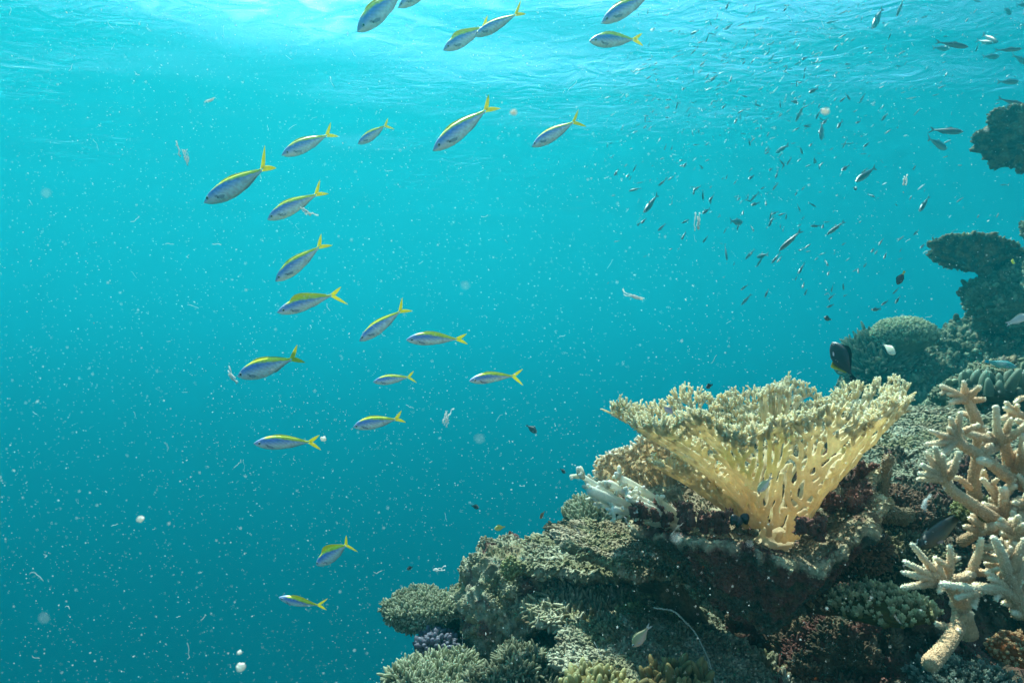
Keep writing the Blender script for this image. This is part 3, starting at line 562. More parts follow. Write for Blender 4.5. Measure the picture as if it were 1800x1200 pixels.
    br(B, [(400, 480, .86), (450, 370, .85), (438, 245, .84)], .0078, .0042); br(B, [(450, 350, .85), (498, 320, .84)], .0045, .0035); br(B, [(440, 400, .85), (340, 325, .84)], .005, .0038)
    br(B, [(560, 480, .9), (600, 400, .89), (640, 300, .88), (660, 190, .87)], .0085, .0045); br(B, [(600, 420, .9), (700, 430, .88), (775, 395, .87)], .0065, .004); br(B, [(420, 480, .87), (520, 470, .88), (600, 430, .89)], .008, .0075)
    # front right cluster
    br(B, [(960, 640, .88), (780, 540, .85), (620, 540, .83), (390, 505, .81)], .0095, .0052); br(B, [(650, 560, .83), (560, 580, .82), (483, 602, .81)], .0062, .0038); br(B, [(620, 560, .83), (612, 665, .82)], .0055, .004); br(B, [(780, 545, .85), (612, 508, .84)], .0065, .0042)
    br(B, [(930, 720, .88), (890, 560, .87), (850, 420, .86), (800, 280, .85), (748, 182, .84)], .013, .0052); br(B, [(860, 420, .86), (920, 300, .85), (960, 200, .84)], .0085, .005); br(B, [(870, 520, .87), (920, 440, .86), (975, 330, .85)], .0085, .0055); br(B, [(830, 340, .86), (870, 250, .85)], .006, .004)
    br(B, [(820, 520, .86), (720, 465, .85)], .0065, .004); br(B, [(800, 500, .86), (700, 425, .86)], .006, .004); br(B, [(870, 600, .87), (780, 560, .85), (765, 610, .84)], .006, .004); br(B, [(900, 640, .88), (820, 640, .87)], .006, .0045); br(B, [(970, 720, .88), (890, 705, .87)], .009, .006)
    br(B, [(950, 200, .9), (900, 120, .9), (880, 60, .9)], .010, .007); br(B, [(620, 250, .98), (760, 240, .95)], .007, .006); br(B, [(520, 210, 1.02), (620, 150, .98), (740, 100, .95)], .009, .009); br(B, [(680, 310, .98), (790, 340, .95)], .007, .005)
    for (x, y, d) in ((1010, 500, 1.0), (1000, 780, 1.05), (1040, 200, .95)): br(A, [(1000, 1150, 1.1), ((1000+x)/2, (1150+y)/2, d+.04), (x, y, d)], .014, .008)
    for _ in range(16):
        x, y, d = rnd.uniform(1735, 1815), rnd.uniform(860, 1040), rnd.uniform(.9, 1.04); q = P(x, y, d)-O; q2 = P(x+rnd.uniform(10, 50), y+rnd.uniform(20, 70), d+.06)-O; BR.append((np.array([q2, (q+q2)/2, q]), .008, .0065))
        for _k in range(4):
            v = np.array([rnd.uniform(-1, .6), rnd.uniform(-1, .2), rnd.uniform(-.3, 1)]); v *= rnd.uniform(.02, .036)/np.linalg.norm(v); BR.append((np.array([q, q+v*.5, q+v]), .0056, .0028))
    mb = MB(); src = MB(); c0 = C3(.52, .33, .18); ct = C3(.93, .80, .56)
    fine = []
    for pts, r0, r1 in BR:
        n = max(6, int(np.linalg.norm(np.diff(pts, axis=0), axis=1).sum()/.006)); k = np.linspace(0, len(pts)-1, n); pp = np.stack([np.interp(k, range(len(pts)), pts[:, i]) for i in range(3)], 1)
        for _ in range(max(2, n//5)): pp[1:-1] = (pp[:-2]+pp[1:-1]*2+pp[2:])/4
        rr = np.linspace(r0, r1, n); ctip = ct if r1 < .0056 else lerp(c0, ct, .35); V, C, Q, T = tube(pp, rr, 12, True, c0*rnd.uniform(.85, 1.1), ctip, .03); src.add(V, C, Q, T)
        if r1 > .0058 and rnd.random() < .9:   # side buds on thick branches
            for _k in range(4):
                j = rnd.randrange(n//3, n); v = np.array([rnd.uniform(-1, 1), rnd.uniform(-1, .4), rnd.uniform(0, 1)]); v /= np.linalg.norm(v)
                V, C, Q, T = tube([pp[j], pp[j]+v*.014, pp[j]+v*.022], [.0055, .0046, .0036], 10, True, c0, ct, .03); src.add(V, C, Q, T)
    mb.V, mb.Cc, mb.Q, mb.T, mb.n = list(src.V), list(src.Cc), list(src.Q), list(src.T), src.n
    p, nn, cc = surf_pts(src, 62000); stamp(mb, NUB, p-nn*.0003, nn+np.array([0, 0, .35])+RNG.normal(size=nn.shape)*.15,   .0015, .0019, cc*1.0, np.clip(cc*1.4+.06, 0, .88))
    mb.build('branches', M_STAG, root)
staghorn()
def clam():
    O = P(1300, 925, 1.06); root = thing('clam', 'small black clam gaping on the bowl plate at the foot of the vase coral', 'clam', O)
    for i, (x, y, a) in enumerate(((1290, 914, .5), (1310, 912, -.2), (1298, 918, .2))):
        V, T = ico(4); W = V*np.array([.0065, .005, .009]); W[:, 0] *= (1+.5*V[:, 2]); W = W+.0006*fbm(W*300, 2)[:, None]; c, s = math.cos(a), math.sin(a); W = W@np.array([[c, 0, -s], [0, 1, 0], [s, 0, c]])+(P(x, y, 1.06)-O)
        mb = MB(); mb.add(W, lerp(C3(.006, .006, .006), C3(.025, .02, .018), sm(.1, .5, fbm(W*160, 2))), None, T); mb.build('shell', M_FISH, root)
clam()
def sea_whip():
    O = P(1150, 1070, 1.25); k = np.linspace(0, 1, 40); px = np.interp(k, [0, .2, .5, .75, 1], [1150, 1185, 1222, 1245, 1262]); py = np.interp(k, [0, .2, .5, .75, 1], [1068, 1072, 1110, 1155, 1215])
    pp = np.array([P(a, b, 1.22) for a, b in zip(px, py)])-O
    for _ in range(6): pp[1:-1] = (pp[:-2]+pp[1:-1]*2+pp[2:])/4
    mb = MB(); V, C, Q, T = tube(pp, .0009, 8, True, C3(.42, .42, .34), C3(.3, .3, .24), .15); mb.add(V, C, Q, T); knobs(mb, 500, .0014, .001, -2, 0); o = mb.build('sea_whip', M_DEAD); o.location = O
    tag(o, 'thin white arching sea whip crossing the rubble at the bottom', 'sea whip')
sea_whip()

# ---------------------------------------------------------------- fish
def orient(head, tail, yaw=0., roll=0.):
    """rotation whose X runs from tail to head, Z is the fish's back"""
    x = head-tail; x = x/np.linalg.norm(x); x = Vector(x); view = Vector((0, 1, 0))
    up = Vector((0, 0, 1)); z = (up - x*up.dot(x))
    if z.length < .35: z = Vector((-1, 0, 0)) - x*Vector((-1, 0, 0)).dot(x)
    z.normalize(); y = z.cross(x); m = Matrix((x, y, z)).transposed(); return m @ Matrix.Rotation(roll, 3, 'X')
def fish_parts(L, prof, width, colf, tail=(.2, .2, .24), bend=0., dorsal=None, anal=None, tailc=None, finc=None, eye=(.055, .03), eyer=.016, pect=True, ns=44, nr=28, spread=(38, -38), tw=.055):
    """returns dict of MBs. x from 0 (tail base = -L*.8) .. snout at x=0; unit length scaled by L"""
    xs = np.linspace(0, 1, ns)**1.0; X = -.80*xs   # body to the tail base
    up = np.interp(xs, prof[0], prof[1]); lo = np.interp(xs, prof[0], prof[2])
    for _ in range(2):
        up[1:-1] = (up[:-2]+2*up[1:-1]+up[2:])/4; lo[1:-1] = (lo[:-2]+2*lo[1:-1]+lo[2:])/4
    a = np.arange(nr)/nr*2*math.pi; ca, sa = np.cos(a), np.sin(a)
    bx = lambda x, p: p + np.stack([0*x, bend*np.minimum(0, x+.25)**2*2.0, 0*x], -1)
    wd = width*np.sin(np.clip(xs*1.0+.0, 0, 1)*math.pi*.5+0)*0
    hw = width*np.interp(xs, [0, .04, .12, .3, .5, .75, .93, 1], [.12, .42, .78, 1, .95, .6, .2, .12])
    c = (up+lo)/2; h = (up-lo)/2
    se = np.sign(ca)*np.abs(ca)**.9
    V = np.stack([np.repeat(X, nr), (hw[:, None]*se[None]).ravel(), (c[:, None]+h[:, None]*sa[None]).ravel()], -1)
    fx = np.repeat(xs, nr); fz = np.tile(sa, ns); C = colf(fx, fz, V)
    Q = grid_q(ns, nr, True)[:, ::-1]; V = np.vstack([V, [.006, 0, c[0]], [X[-1]-.004, 0, c[-1]]]); C = np.vstack([C, C[0], C[-1]]); m = ns*nr
    T = [(m, j, (j+1) % nr) for j in range(nr)]+[(m+1, m-nr+(j+1) % nr, m-nr+j) for j in range(nr)]
    out = {}; mb = MB(); mb.add(bx(V[:, 0], V)*L, C, Q, T); out['body'] = mb
    def sheet(poly, col0, col1, thick=.0028, n=9):
        """thin lens-shaped fin between two curves (root curve, edge curve) given as lists of (x,z)"""
        A, B = np.array(poly[0], float), np.array(poly[1], float); k = np.linspace(0, 1, 14)
        ia = np.stack([np.interp(k, np.linspace(0, 1, len(A)), A[:, i]) for i in (0, 1)], -1); ib = np.stack([np.interp(k, np.linspace(0, 1, len(B)), B[:, i]) for i in (0, 1)], -1)
        s = np.linspace(0, 1, n)[:, None, None]; G = ia[None]*(1-s)+ib[None]*s
        mb = MB()
        for sg in (1, -1):
            W = np.stack([G[..., 0], sg*thick*(1-.85*s[..., 0])+0*G[..., 0]+.0012*np.sin(k*55)[None]*s[..., 0], G[..., 1]], -1).reshape(-1, 3)
            Cc = lerp(np.asarray(col0), np.asarray(col1), np.repeat(np.linspace(0, 1, n), 14)); q = grid_q(n, 14); mb.add(bx(W[:, 0], W)*L, Cc, q if sg > 0 else q[:, ::-1])
        return mb
    tc = tailc; tb = X[-1]; th = h[-1]; cz = c[-1]
    tm = MB(); la, lb = math.tan(R(spread[0])), math.tan(R(spread[1])); tl = tail[0]
    for sgn, ln, slope in ((1, tail[1], la), (-1, tail[2], lb)):
        k = np.linspace(0, 1, 16); ex = tb-ln*k; ez = cz+slope*ln*k*(1-.12*k)+sgn*th*.9*(1-k); inner = np.stack([tb-.035*(1-k)*0-ln*k-.028*np.sin(k*math.pi)**.7*0-.03*(1-k), cz+slope*ln*k*(1-.12*k)-sgn*tw*np.sin(np.clip(k*.86+.14, 0, 1)*math.pi)**.8*.75], -1)
        outer = np.stack([ex, ez+sgn*.004*np.sin(k*math.pi)], -1); inner[0] = (tb-.03, cz); s = np.linspace(0, 1, 5)[:, None, None]; G = outer[None]*(1-s)+inner[None]*s
        for sd in (1, -1):
            W = np.stack([G[..., 0], sd*.0035*(1-np.abs(s[..., 0]*2-1)*.6)*(1-.8*k)[None]+0*G[..., 0], G[..., 1]], -1).reshape(-1, 3)
            Cc = lerp(np.asarray(tc[0]), np.asarray(tc[1]), np.tile(k, 5)); q = grid_q(5, 16); tm.add(bx(W[:, 0], W)*L, Cc, q if (sd > 0) == (sgn > 0) else q[:, ::-1])
    out['tail_fin'] = tm
    zt = lambda f: np.interp(f, xs, up); zl = lambda f: np.interp(f, xs, lo)
    if dorsal is not None:
        f = np.linspace(dorsal[0], dorsal[1], 9); hh = np.interp(np.linspace(0, 1, 9), [0, .12, .3, .7, 1], [.1, .8, 1, .45, .15])*dorsal[2]
        out['dorsal_fin'] = sheet(([(-.8*a_, zt(a_)-.006) for a_ in f], [(-.8*a_-.03*g-.01, zt(a_)+g) for a_, g in zip(f, hh)]), finc[0], finc[1])
    if anal is not None:
        f = np.linspace(anal[0], anal[1], 7); hh = np.interp(np.linspace(0, 1, 7), [0, .2, .5, 1], [.2, 1, .6, .15])*anal[2]
        out['anal_fin'] = sheet(([(-.8*a_, zl(a_)+.006) for a_ in f], [(-.8*a_-.03*g/.03*.03-.012, zl(a_)-g) for a_, g in zip(f, hh)]), finc[2], finc[3])
    ez = eye[1]; ex = -eye[0]; ew = np.interp(eye[0]/.8, xs, hw)
    for sg in (1, -1):
        V0, T0 = ico(3); col = np.where((np.linalg.norm(V0[:, [0, 2]], axis=1) < .62)[:, None], C3(.01, .01, .012), C3(.55, .56, .55)); W = V0*np.array([eyer, eyer*.5, eyer])+np.array([ex, sg*ew*.97, ez]); mb = MB(); mb.add(W*L, col, None, T0); out['eye' + ('' if sg > 0 else '_')] = mb
    if pect:
        for sg in (1, -1):
            bxp = -.2; w0 = np.interp(.2/.8, xs, hw); z0 = (zl(.25)*.62+zt(.25)*.38); k = np.linspace(0, 1, 8); mb = MB()
            G0 = np.stack([bxp-.11*k, sg*(w0*.96+.022*k), z0-.01-.02*k+.02*np.sin(k*math.pi)*.7], -1); G1 = np.stack([bxp-.085*k, sg*(w0*.96+.02*k), z0-.022-.045*k*(1-.3*k)], -1)
            W = np.vstack([G0, G1]); mb.add(W*L, lerp(C3(.05, .04, .06), C3(.5, .45, .5), np.tile(sm(0, .3, k), 2)), grid_q(2, 8)); out['pectoral_fin' + ('' if sg > 0 else '_')] = mb
    return out
def make_fish(name, label, cat, head, tail_pt, parts, L, roll=0., group=None, mats=None):
    root = thing(name, label, cat, head, group); root.rotation_mode = 'QUATERNION'; root.rotation_quaternion = orient(np.asarray(head), np.asarray(tail_pt), 0, roll).to_quaternion()
    for k, mb in parts.items():
        kk = k.rstrip('_'); mb.build(kk, M_EYE if kk == 'eye' else (M_FISH if kk == 'body' else M_FIN), root)
    return root
YL = C3(.86, .76, .02); YD = C3(.55, .55, .03)
FUS = ([0, .03, .08, .16, .3, .45, .6, .75, .88, .96, 1], [.0, .022, .048, .078, .105, .112, .10, .074, .042, .026, .024], [-.004, -.03, -.055, -.082, -.108, -.112, -.095, -.062, -.03, -.018, -.017])
def fus_col(x, z, V):
    n = fbm(V*np.array([60, 40, 60]), 2)*.12; blue = C3(.16, .25, .66); mid = C3(.55, .54, .76); bel = C3(.93, .80, .78)
    t = z+n*.6; C = lerp(bel, mid, sm(-.35, .15, t)); C = lerp(C, blue, sm(.0, .5, t))
    head = sm(.22, .08, x); C = lerp(C, C3(.28, .34, .50), head*sm(-.2, .6, z)*.9)
    edge = .80-.45*sm(.25, .9, x)-.5*sm(.8, 1, x); yl = sm(edge-.10, edge+.06, z+n*.25)*sm(.14, .26, x); C = lerp(C, YL, yl)
    C = lerp(C, C3(.25, .2, .25), sm(-.93, -1.0, z)*.6*sm(.3, .5, x)); C = C*(1+.12*np.sign(np.sin(V[:, 0]*420))*np.sign(np.sin(V[:, 2]*420))*sm(.15, .3, x))[:, None]
    C = lerp(C, C3(.10, .09, .13), sm(.022, .008, np.abs(x-.245))*sm(.16, .06, np.abs(z+.22))*.9)
    C = lerp(C, C3(.2, .16, .2), sm(.018, .0, x)*.8); C = lerp(C, C*.55, sm(.007, 0, np.abs(x-(.19+.03*(1-z**2))))*.6*sm(.9, .5, np.abs(z))); return np.clip(C, 0, .9)
FL = [  # head px, tail fork px, depth, raised dorsal, roll, tail angles, label
 (359, 356, 491, 288, 1.95, 0, .15, (62, -28), 'yellowtail fusilier leading the left edge of the shoal, upper left and nose down', .35),
 (470, 386, 573, 335, 2.15, 0, .1, (58, -30), 'yellowtail fusilier just under the leftmost one with a white shred below its belly', .2),
 (495, 273, 588, 233, 2.3, 0, .1, (58, -34), 'yellowtail fusilier just above and right of the leftmost large one', .1),
 (629, 253, 688, 216, 2.6, 0, .1, (45, -60), 'smallest yellowtail fusilier, alone right of the upper left trio', .2),
 (761, 265, 872, 181, 1.95, 0, .2, (50, -34), 'large yellowtail fusilier diving steeply in the upper middle beside a bright speck', -.1),
 (935, 258, 1024, 208, 2.2, 0, .15, (52, -58), 'yellowtail fusilier at the right of the shoal, level with the large upper middle one', .15),
 (484, 494, 575, 424, 2.1, 0, .15, (52, -38), 'yellowtail fusilier diving steeply directly above the one with the raised back fin', 0),
 (487, 549, 596, 512, 2.1, 1, .05, (40, -62), 'yellowtail fusilier with raised green dorsal fin and downcurved tail at mid left', .5),
 (632, 599, 718, 538, 2.15, 0, .15, (56, -40), 'yellowtail fusilier nosing down in the centre, tail held high', .1),
 (714, 597, 818, 594, 2.2, 0, 0, (42, -32), 'level yellowtail fusilier just right of the nose down centre one', .3),
 (418, 661, 536, 624, 2.0, 0, .05, (52, -32), 'yellowtail fusilier trailing a white shred from its mouth at far left', .2),
 (656, 671, 730, 660, 2.55, 0, 0, (52, -52), 'small level yellowtail fusilier under the centre pair', .3),
 (825, 669, 909, 656, 2.4, 0, .05, (52, -58), 'yellowtail fusilier at the lower right end of the shoal', .5),
 (621, 750, 712, 733, 2.3, 0, .05, (52, -30), 'yellowtail fusilier low in the shoal to the right of the lowest left one', .2),
 (446, 779, 562, 775, 2.1, 0, 0, (48, -45), 'level yellowtail fusilier low on the left beside a round white speck', .2),
 (556, 992, 624, 947, 2.2, 1, .1, (48, -58), 'plump yellowtail fusilier with raised dorsal fin, upper of the two near the bottom', .3),
 (490, 1049, 570, 1070, 2.3, .6, 0, (62, -38), 'tail down yellowtail fusilier, lowest of all in the open water', -.3),
 (628, 56, 722, -28, 1.95, 0, .1, (50, -35), 'fusilier cut by the top edge, left of the top group', 0),
 (700, 14, 784, -42, 2.2, 0, .1, (50, -35), 'fusilier almost wholly above the top edge, only its head showing', 0),
 (779, 88, 862, 42, 2.25, .6, .1, (50, -35), 'fusilier with its tail hidden behind the nose of the next in the top group', .1),
 (834, 64, 922, 20, 2.1, 0, .1, (60, -30), 'fusilier whose bright yellow tail nearly touches the top edge', .1),
 (1057, 41, 1158, -18, 2.0, 0, .1, (50, -35), 'fusilier cut by the top edge, above the level one of the top group', 0),
 (1036, 72, 1126, 70, 2.35, 0, -.1, (38, -38), 'level bluish fusilier with a thin short tail at the right of the top group', .1)]
for i, (hx, hy, tx, ty, d, rd, roll, sp, lab, bend) in enumerate(FL):
    hpt = P(hx, hy, d); tpt = P(tx, ty, d*(1+.02*((i*7) % 5-2))); L = np.linalg.norm(hpt-tpt)*1.03
    pr = (FUS[0], [u*(.94+.05*((i*3) % 4)) for u in FUS[1]], [u*(.86+.05*((i*5) % 4)) for u in FUS[2]])
    sh = (R(sp[0]), R(sp[1])); parts = fish_parts(L, pr, .062, fus_col, tail=(.2, .175, .195), bend=bend*.35, dorsal=(.26, .93, .018+.045*rd), anal=(.62, .92, .012), tailc=(YL, YL*.95), finc=(YD, YD*.9, C3(.5, .42, .45), C3(.6, .5, .5)), spread=(sp[0]*.8, sp[1]*.8), eye=(.088, .012), eyer=.021, tw=.045)
    make_fish('fusilier', lab, 'fish', hpt, tpt, parts, L, -.34+roll*.6+.05*(i % 3), 'yellowtail fusiliers swimming left')

# slender grey schooling fish, head px then tail px
SPR = ([0, .05, .15, .35, .55, .8, .95, 1], [.0, .03, .06, .078, .07, .04, .02, .018], [0, -.03, -.062, -.085, -.078, -.04, -.018, -.016])
def spr_col(x, z, V): return lerp(lerp(C3(.08, .09, .09), C3(.24, .25, .24), sm(-.2, -.7, z)), C3(.03, .04, .045), sm(-.2, .3, z))
def spr_parts(L): 
    p = fish_parts(L, SPR, .055, spr_col, tail=(.16, .15, .15), dorsal=(.4, .6, .03), anal=(.6, .8, .02), tailc=(C3(.2, .22, .22), C3(.15, .17, .17)), finc=(C3(.15, .17, .17),)*4, eye=(.05, .01), eyer=.018, pect=False, ns=20, nr=12, spread=(32, -32), tw=.035)
    p['eye'].add(*[np.concatenate(p['eye_'].V)*np.array([1, 1, 1]), np.concatenate(p['eye_'].Cc)], None, p['eye_'].T[0]); del p['eye_']; return p
PROTO = {k: v.mesh('school_fish_'+k, M_EYE if k == 'eye' else (M_FISH if k == 'body' else M_FIN)) for k, v in spr_parts(1.).items()}
_all = MB()
for k_, v_ in spr_parts(1.).items(): _all.add(*[np.concatenate(v_.V), np.concatenate(v_.Cc)], np.concatenate(v_.Q)-0 if v_.Q else None, np.concatenate(v_.T)-0 if v_.T else None)
ONE = _all.mesh('minnow', M_FISH)
def place(hp, tp, label, group, detail):
    L = np.linalg.norm(hp-tp)
    if detail: 
        o = thing('schooling_fish', label, 'fish', hp, group)
        for k, me in PROTO.items(): c = bpy.data.objects.new(k, me); COL.objects.link(c); c.parent = o
    else:
        o = bpy.data.objects.new('schooling_fish', ONE); COL.objects.link(o); o.location = hp; tag(o, label, 'fish', group)
    o.rotation_mode = 'QUATERNION'; o.rotation_quaternion = orient(hp, tp).to_quaternion(); o.scale = (L, L*random.uniform(.9, 1.2), L*random.uniform(.9, 1.25)); return o
NAMED = [
 (1702, 83, 1641, 73, 'long slender grey fish, upper of an overlapping pair near the upper right corner'), (1669, 86, 1637, 84, 'small grey fish half hidden under a long slender one near the upper right corner'),
 (1754, 75, 1725, 60, 'grey fish slanting down right atop the small cluster near the upper right edge'), (1747, 76, 1714, 71, 'level grey fish crossed by a slanting one in the cluster near the upper right edge'), (1715, 92, 1721, 76, 'short grey fish pointing straight down under the cluster near the upper right edge'),
 (1797, 86, 1745, 89, 'long level grey fish with a pale head touching the upper right edge'), (1756, 99, 1725, 100, 'small level dark fish just below the cluster near the upper right edge'), (1806, 112, 1777, 95, 'dark fish cut by the right edge, slanting down right'),
 (1791, 144, 1750, 144, 'level cigar shaped grey fish alone above the upper right plate coral'), (1807, 187, 1750, 172, 'large dark slender fish cut by the right edge directly above the upper right plate coral'), (1782, 187, 1755, 192, 'small thin grey fish touching the top of the upper right plate coral'),
 (1694, 232, 1630, 228, 'long level grey fish left of the upper right plate coral, upper of two'), (1664, 262, 1628, 241, 'slanting grey fish left of the upper right plate coral, lower of two'), (1805, 8, 1786, 9, 'dark fish cut by the top right corner of the frame'), (1777, 24, 1764, 14, 'tiny slanting grey fish just left of the top right corner'),
 (1534, 50, 1553, 11, 'slim dark fish pointing steeply down near the top edge, left of two'), (1576, 30, 1590, -6, 'slim dark fish pointing down from the top edge, right of two'), (1452, 41, 1475, 36, 'small grey fish by itself near the top edge left of the two steep ones'),
 (1398, 215, 1416, 178, 'spindle shaped grey fish pointing steeply down left of the blurred pale blob'), (1444, 247, 1445, 212, 'grey fish hanging vertically under the blurred pale blob'), (1510, 182, 1522, 162, 'small grey fish diving in the bright band right of the blurred pale blob'), (1549, 212, 1562, 198, 'small faint grey fish in mid water far left of the long level pair'),
 (1481, 261, 1490, 243, 'small banded grey fish pointing down right of the vertical one'), (1411, 271, 1405, 255, 'small pale edged fish pointing down, left of two stacked above the school'), (1433, 287, 1431, 275, 'tiny pale fish under the vertical grey one'),
 (1504, 319, 1542, 292, 'large slender grey fish slanting down left to the right of the school'), (1616, 372, 1635, 342, 'slim dark fish pointing steeply down, far below and left of the corner plate coral'), (1538, 346, 1523, 341, 'small dark fish heading right below the large slanting one'), (1132, 374, 1158, 339, 'spindle shaped grey fish diving at the far left end of the school'),
 (1105, 336, 1129, 330, 'thin grey fish, leftmost of the school'), (1369, 441, 1412, 402, 'largest slender silvery fish in the lower part of the school'), (1453, 413, 1487, 387, 'slender dark fish slanting down left in the lower right of the school'), (1303, 536, 1322, 515, 'slim brown fish, lowest of the school, slanting down left'),
 (1278, 458, 1274, 428, 'grey fish hanging tail up with a thin tail below the school'), (1304, 391, 1282, 388, 'level dark fish heading right in the middle of the school'), (1310, 456, 1328, 436, 'oval grey fish slanting down left of the largest silvery fish'), (1356, 463, 1373, 442, 'dark fish directly under the snout of the largest silvery fish'), (1330, 469, 1343, 448, 'small brownish fish crossed by a level one below the school'), (1331, 452, 1352, 446, 'small level brownish fish crossing a diving one below the school'),
 (1403, 481, 1415, 461, 'faint grey fish diving at the lower right of the school'), (1364, 269, 1388, 253, 'slender fish above the middle of the school slanting down left'), (1351, 399, 1361, 377, 'brownish fish diving in the centre of the school')]
rf = random.Random(101)
for (hx, hy, tx, ty, lab) in NAMED:
    n = math.hypot(hx-tx, hy-ty); d = min(6.0, max(2.4, 210/n)); place(P(hx, hy, d), P(tx, ty, d*rf.uniform(.96, 1.04)), lab, 'slender grey schooling fish', n > 26)
MINOR = [(1157, 327, 1173, 313), (1156, 406, 1171, 392), (1219, 343, 1221, 326), (1236, 352, 1235, 332), (1249, 358, 1250, 345), (1276, 316, 1279, 306), (1319, 353, 1335, 337), (1357, 335, 1369, 320), (1407, 372, 1401, 357), (1435, 364, 1420, 355), (1432, 287, 1431, 275), (1441, 298, 1439, 288), (1344, 270, 1354, 268), (1372, 190, 1371, 176), (1402, 180, 1390, 178), (1319, 257, 1316, 243), (1181, 359, 1182, 349), (1081, 302, 1087, 311), (1101, 311, 1107, 306), (1381, 385, 1383, 374), (1372, 402, 1371, 391), (1403, 440, 1413, 439), (1346, 362, 1346, 350), (1305, 377, 1307, 369), (1296, 352, 1303, 346)]
for _ in range(125):
    g = rf.random()
    if g < .5: x, y = rf.gauss(1330, 110), rf.gauss(330, 100)
    elif g < .8: x, y = rf.uniform(1080, 1560), rf.gauss(150, 70)
    else: x, y = rf.gauss(1520, 90), rf.gauss(470, 45)
    if x > 1640 or x < 1020 or y > 600: continue
    n = rf.uniform(8, 19); a = rf.gauss(-.85, .4) if rf.random() < .88 else rf.uniform(-3, 0); MINOR.append((x, y, x+n*math.cos(a), y+n*math.sin(a)))
for (hx, hy, tx, ty) in MINOR:
    n = math.hypot(hx-tx, hy-ty); d = rf.uniform(3.2, 5.5) if n < 11 else rf.uniform(3.5, 5); place(P(hx, hy, d), P(tx, ty, d*rf.uniform(.98, 1.02)), 'tiny pale or grey fish in the distant school left of the upper right corals', 'tiny fish of the distant school', False)
def fry():
    mb = MB(); m = 800; x = np.concatenate([RNG.normal(1330, 130, m//2), RNG.uniform(1060, 1800, m//2)]); y = np.concatenate([RNG.normal(140, 70, m//2), RNG.uniform(-60, 560, m//2)*RNG.random(m//2)**.5]); d = RNG.uniform(5, 11, m)
    k = (x+y*.2 > 1090); x, y, d = x[k], y[k], d[k]; p = np.array([P(a, b, c) for a, b, c in zip(x, y, d)]); n = RNG.normal(size=p.shape)*.4+np.array([.8, 0, .45])
    f = finger_tpl(5, (0, .3, .7), (.12, .5, .42), 0); dk = (RNG.random(len(p)) < .82)[:, None]; c = np.where(dk, C3(.08, .1, .1), C3(.6, .65, .65)); stamp(mb, f, p, n, .010, .05*(.6+RNG.random(len(p))), c, c)
    tag(mb.build('fish_fry', M_FISH), 'clouds of minute fry glinting under the water surface at the upper right', 'fish fry', kind='stuff')
fry()

# reef fish, each its own shape and colours
DEEP = ([0, .06, .18, .35, .55, .78, .93, 1], [.0, .07, .15, .205, .19, .10, .05, .045], [-.01, -.07, -.15, -.2, -.19, -.1, -.05, -.045])
LONG = ([0, .06, .18, .35, .55, .78, .93, 1], [.0, .05, .095, .125, .12, .085, .06, .055], [-.01, -.06, -.105, -.13, -.12, -.085, -.06, -.055])
def reef_fish(name, label, cat, h, t, d, d2, prof, top, belly, tailc, fin, roll=0., dorsal=(.25, .9, .06), anal=(.55, .9, .05), width=.06, sp=(25, -25), eyer=.022, tw=.07, tailn=(.16, .16, .16), extra=None):
    hp, tp = P(*h, d), P(*t, d2); L = np.linalg.norm(hp-tp)
    colf = lambda x, z, V: (extra or (lambda C, x, z: C))(lerp(np.asarray(belly), np.asarray(top), sm(-.45, .45, z+.2*fbm(V*40, 2))), x, z)
    parts = fish_parts(L, prof, width, colf, tail=tailn, dorsal=dorsal, anal=anal, tailc=tailc, finc=fin, spread=sp, eye=(.07, .03), eyer=eyer, tw=tw); return make_fish(name, label, cat, hp, tp, parts, L, roll)
BK = C3(.02, .02, .022); YF = C3(.8, .65, .03)
reef_fish('surgeonfish', 'large black surgeonfish with yellow fin edge above the right end of the cream vase coral', 'fish', (1463, 601), (1503, 672), 1.75, 1.7, ([0, .06, .18, .35, .55, .78, .93, 1], [.0, .08, .15, .2, .19, .1, .04, .035], [-.01, -.09, -.16, -.21, -.2, -.1, -.04, -.035]), BK, BK*1.5, (BK, BK), (BK*1.2, BK*1.2, BK, YF), dorsal=(.2, .9, .09), anal=(.45, .9, .13), width=.06)
reef_fish('chromis', 'pale silvery pink chromis hovering before the honey coloured wall of the vase coral', 'fish', (1332, 864), (1358, 836), 1.0, 1.0, DEEP, C3(.5, .42, .2), C3(.85, .62, .5), (C3(.4, .4, .4), C3(.3, .3, .3)), (C3(.5, .5, .3),)*4, tw=.03, sp=(30, -30), dorsal=(.25, .85, .03), anal=(.55, .85, .03), tailn=(.2, .22, .22), eyer=.04, width=.08)
reef_fish('chromis', 'pale pink and yellow chromis diving over the rubbly plate at the bottom', 'fish', (1112, 1136), (1144, 1097), 1.1, 1.1, DEEP, C3(.38, .30, .14), C3(.70, .40, .28), (C3(.5, .5, .45), C3(.4, .4, .4)), (C3(.5, .5, .3),)*4, tw=.03, sp=(24, -24), dorsal=(.25, .85, .03), anal=(.55, .85, .03), tailn=(.2, .22, .22), eyer=.04, width=.08)
reef_fish('damselfish', 'cream coloured fish swimming left in front of the distant dome coral', 'fish', (1574, 622), (1550, 603), 1.9, 1.95, DEEP, C3(.75, .7, .5), C3(.85, .8, .65), (C3(.6, .6, .5), C3(.5, .5, .5)), (C3(.6, .6, .5),)*4, tw=.03, dorsal=(.25, .85, .03), anal=(.5, .85, .03), eyer=.02)
reef_fish('snapper', 'pale pinkish fish with a forked tail cut by the right edge of the frame', 'fish', (1812, 553), (1766, 571), 1.9, 1.9, LONG, C3(.55, .48, .42), C3(.78, .66, .6), (C3(.5, .5, .5), C3(.4, .4, .4)), (C3(.5, .5, .45),)*4, tw=.03, sp=(28, -28), eyer=.03)
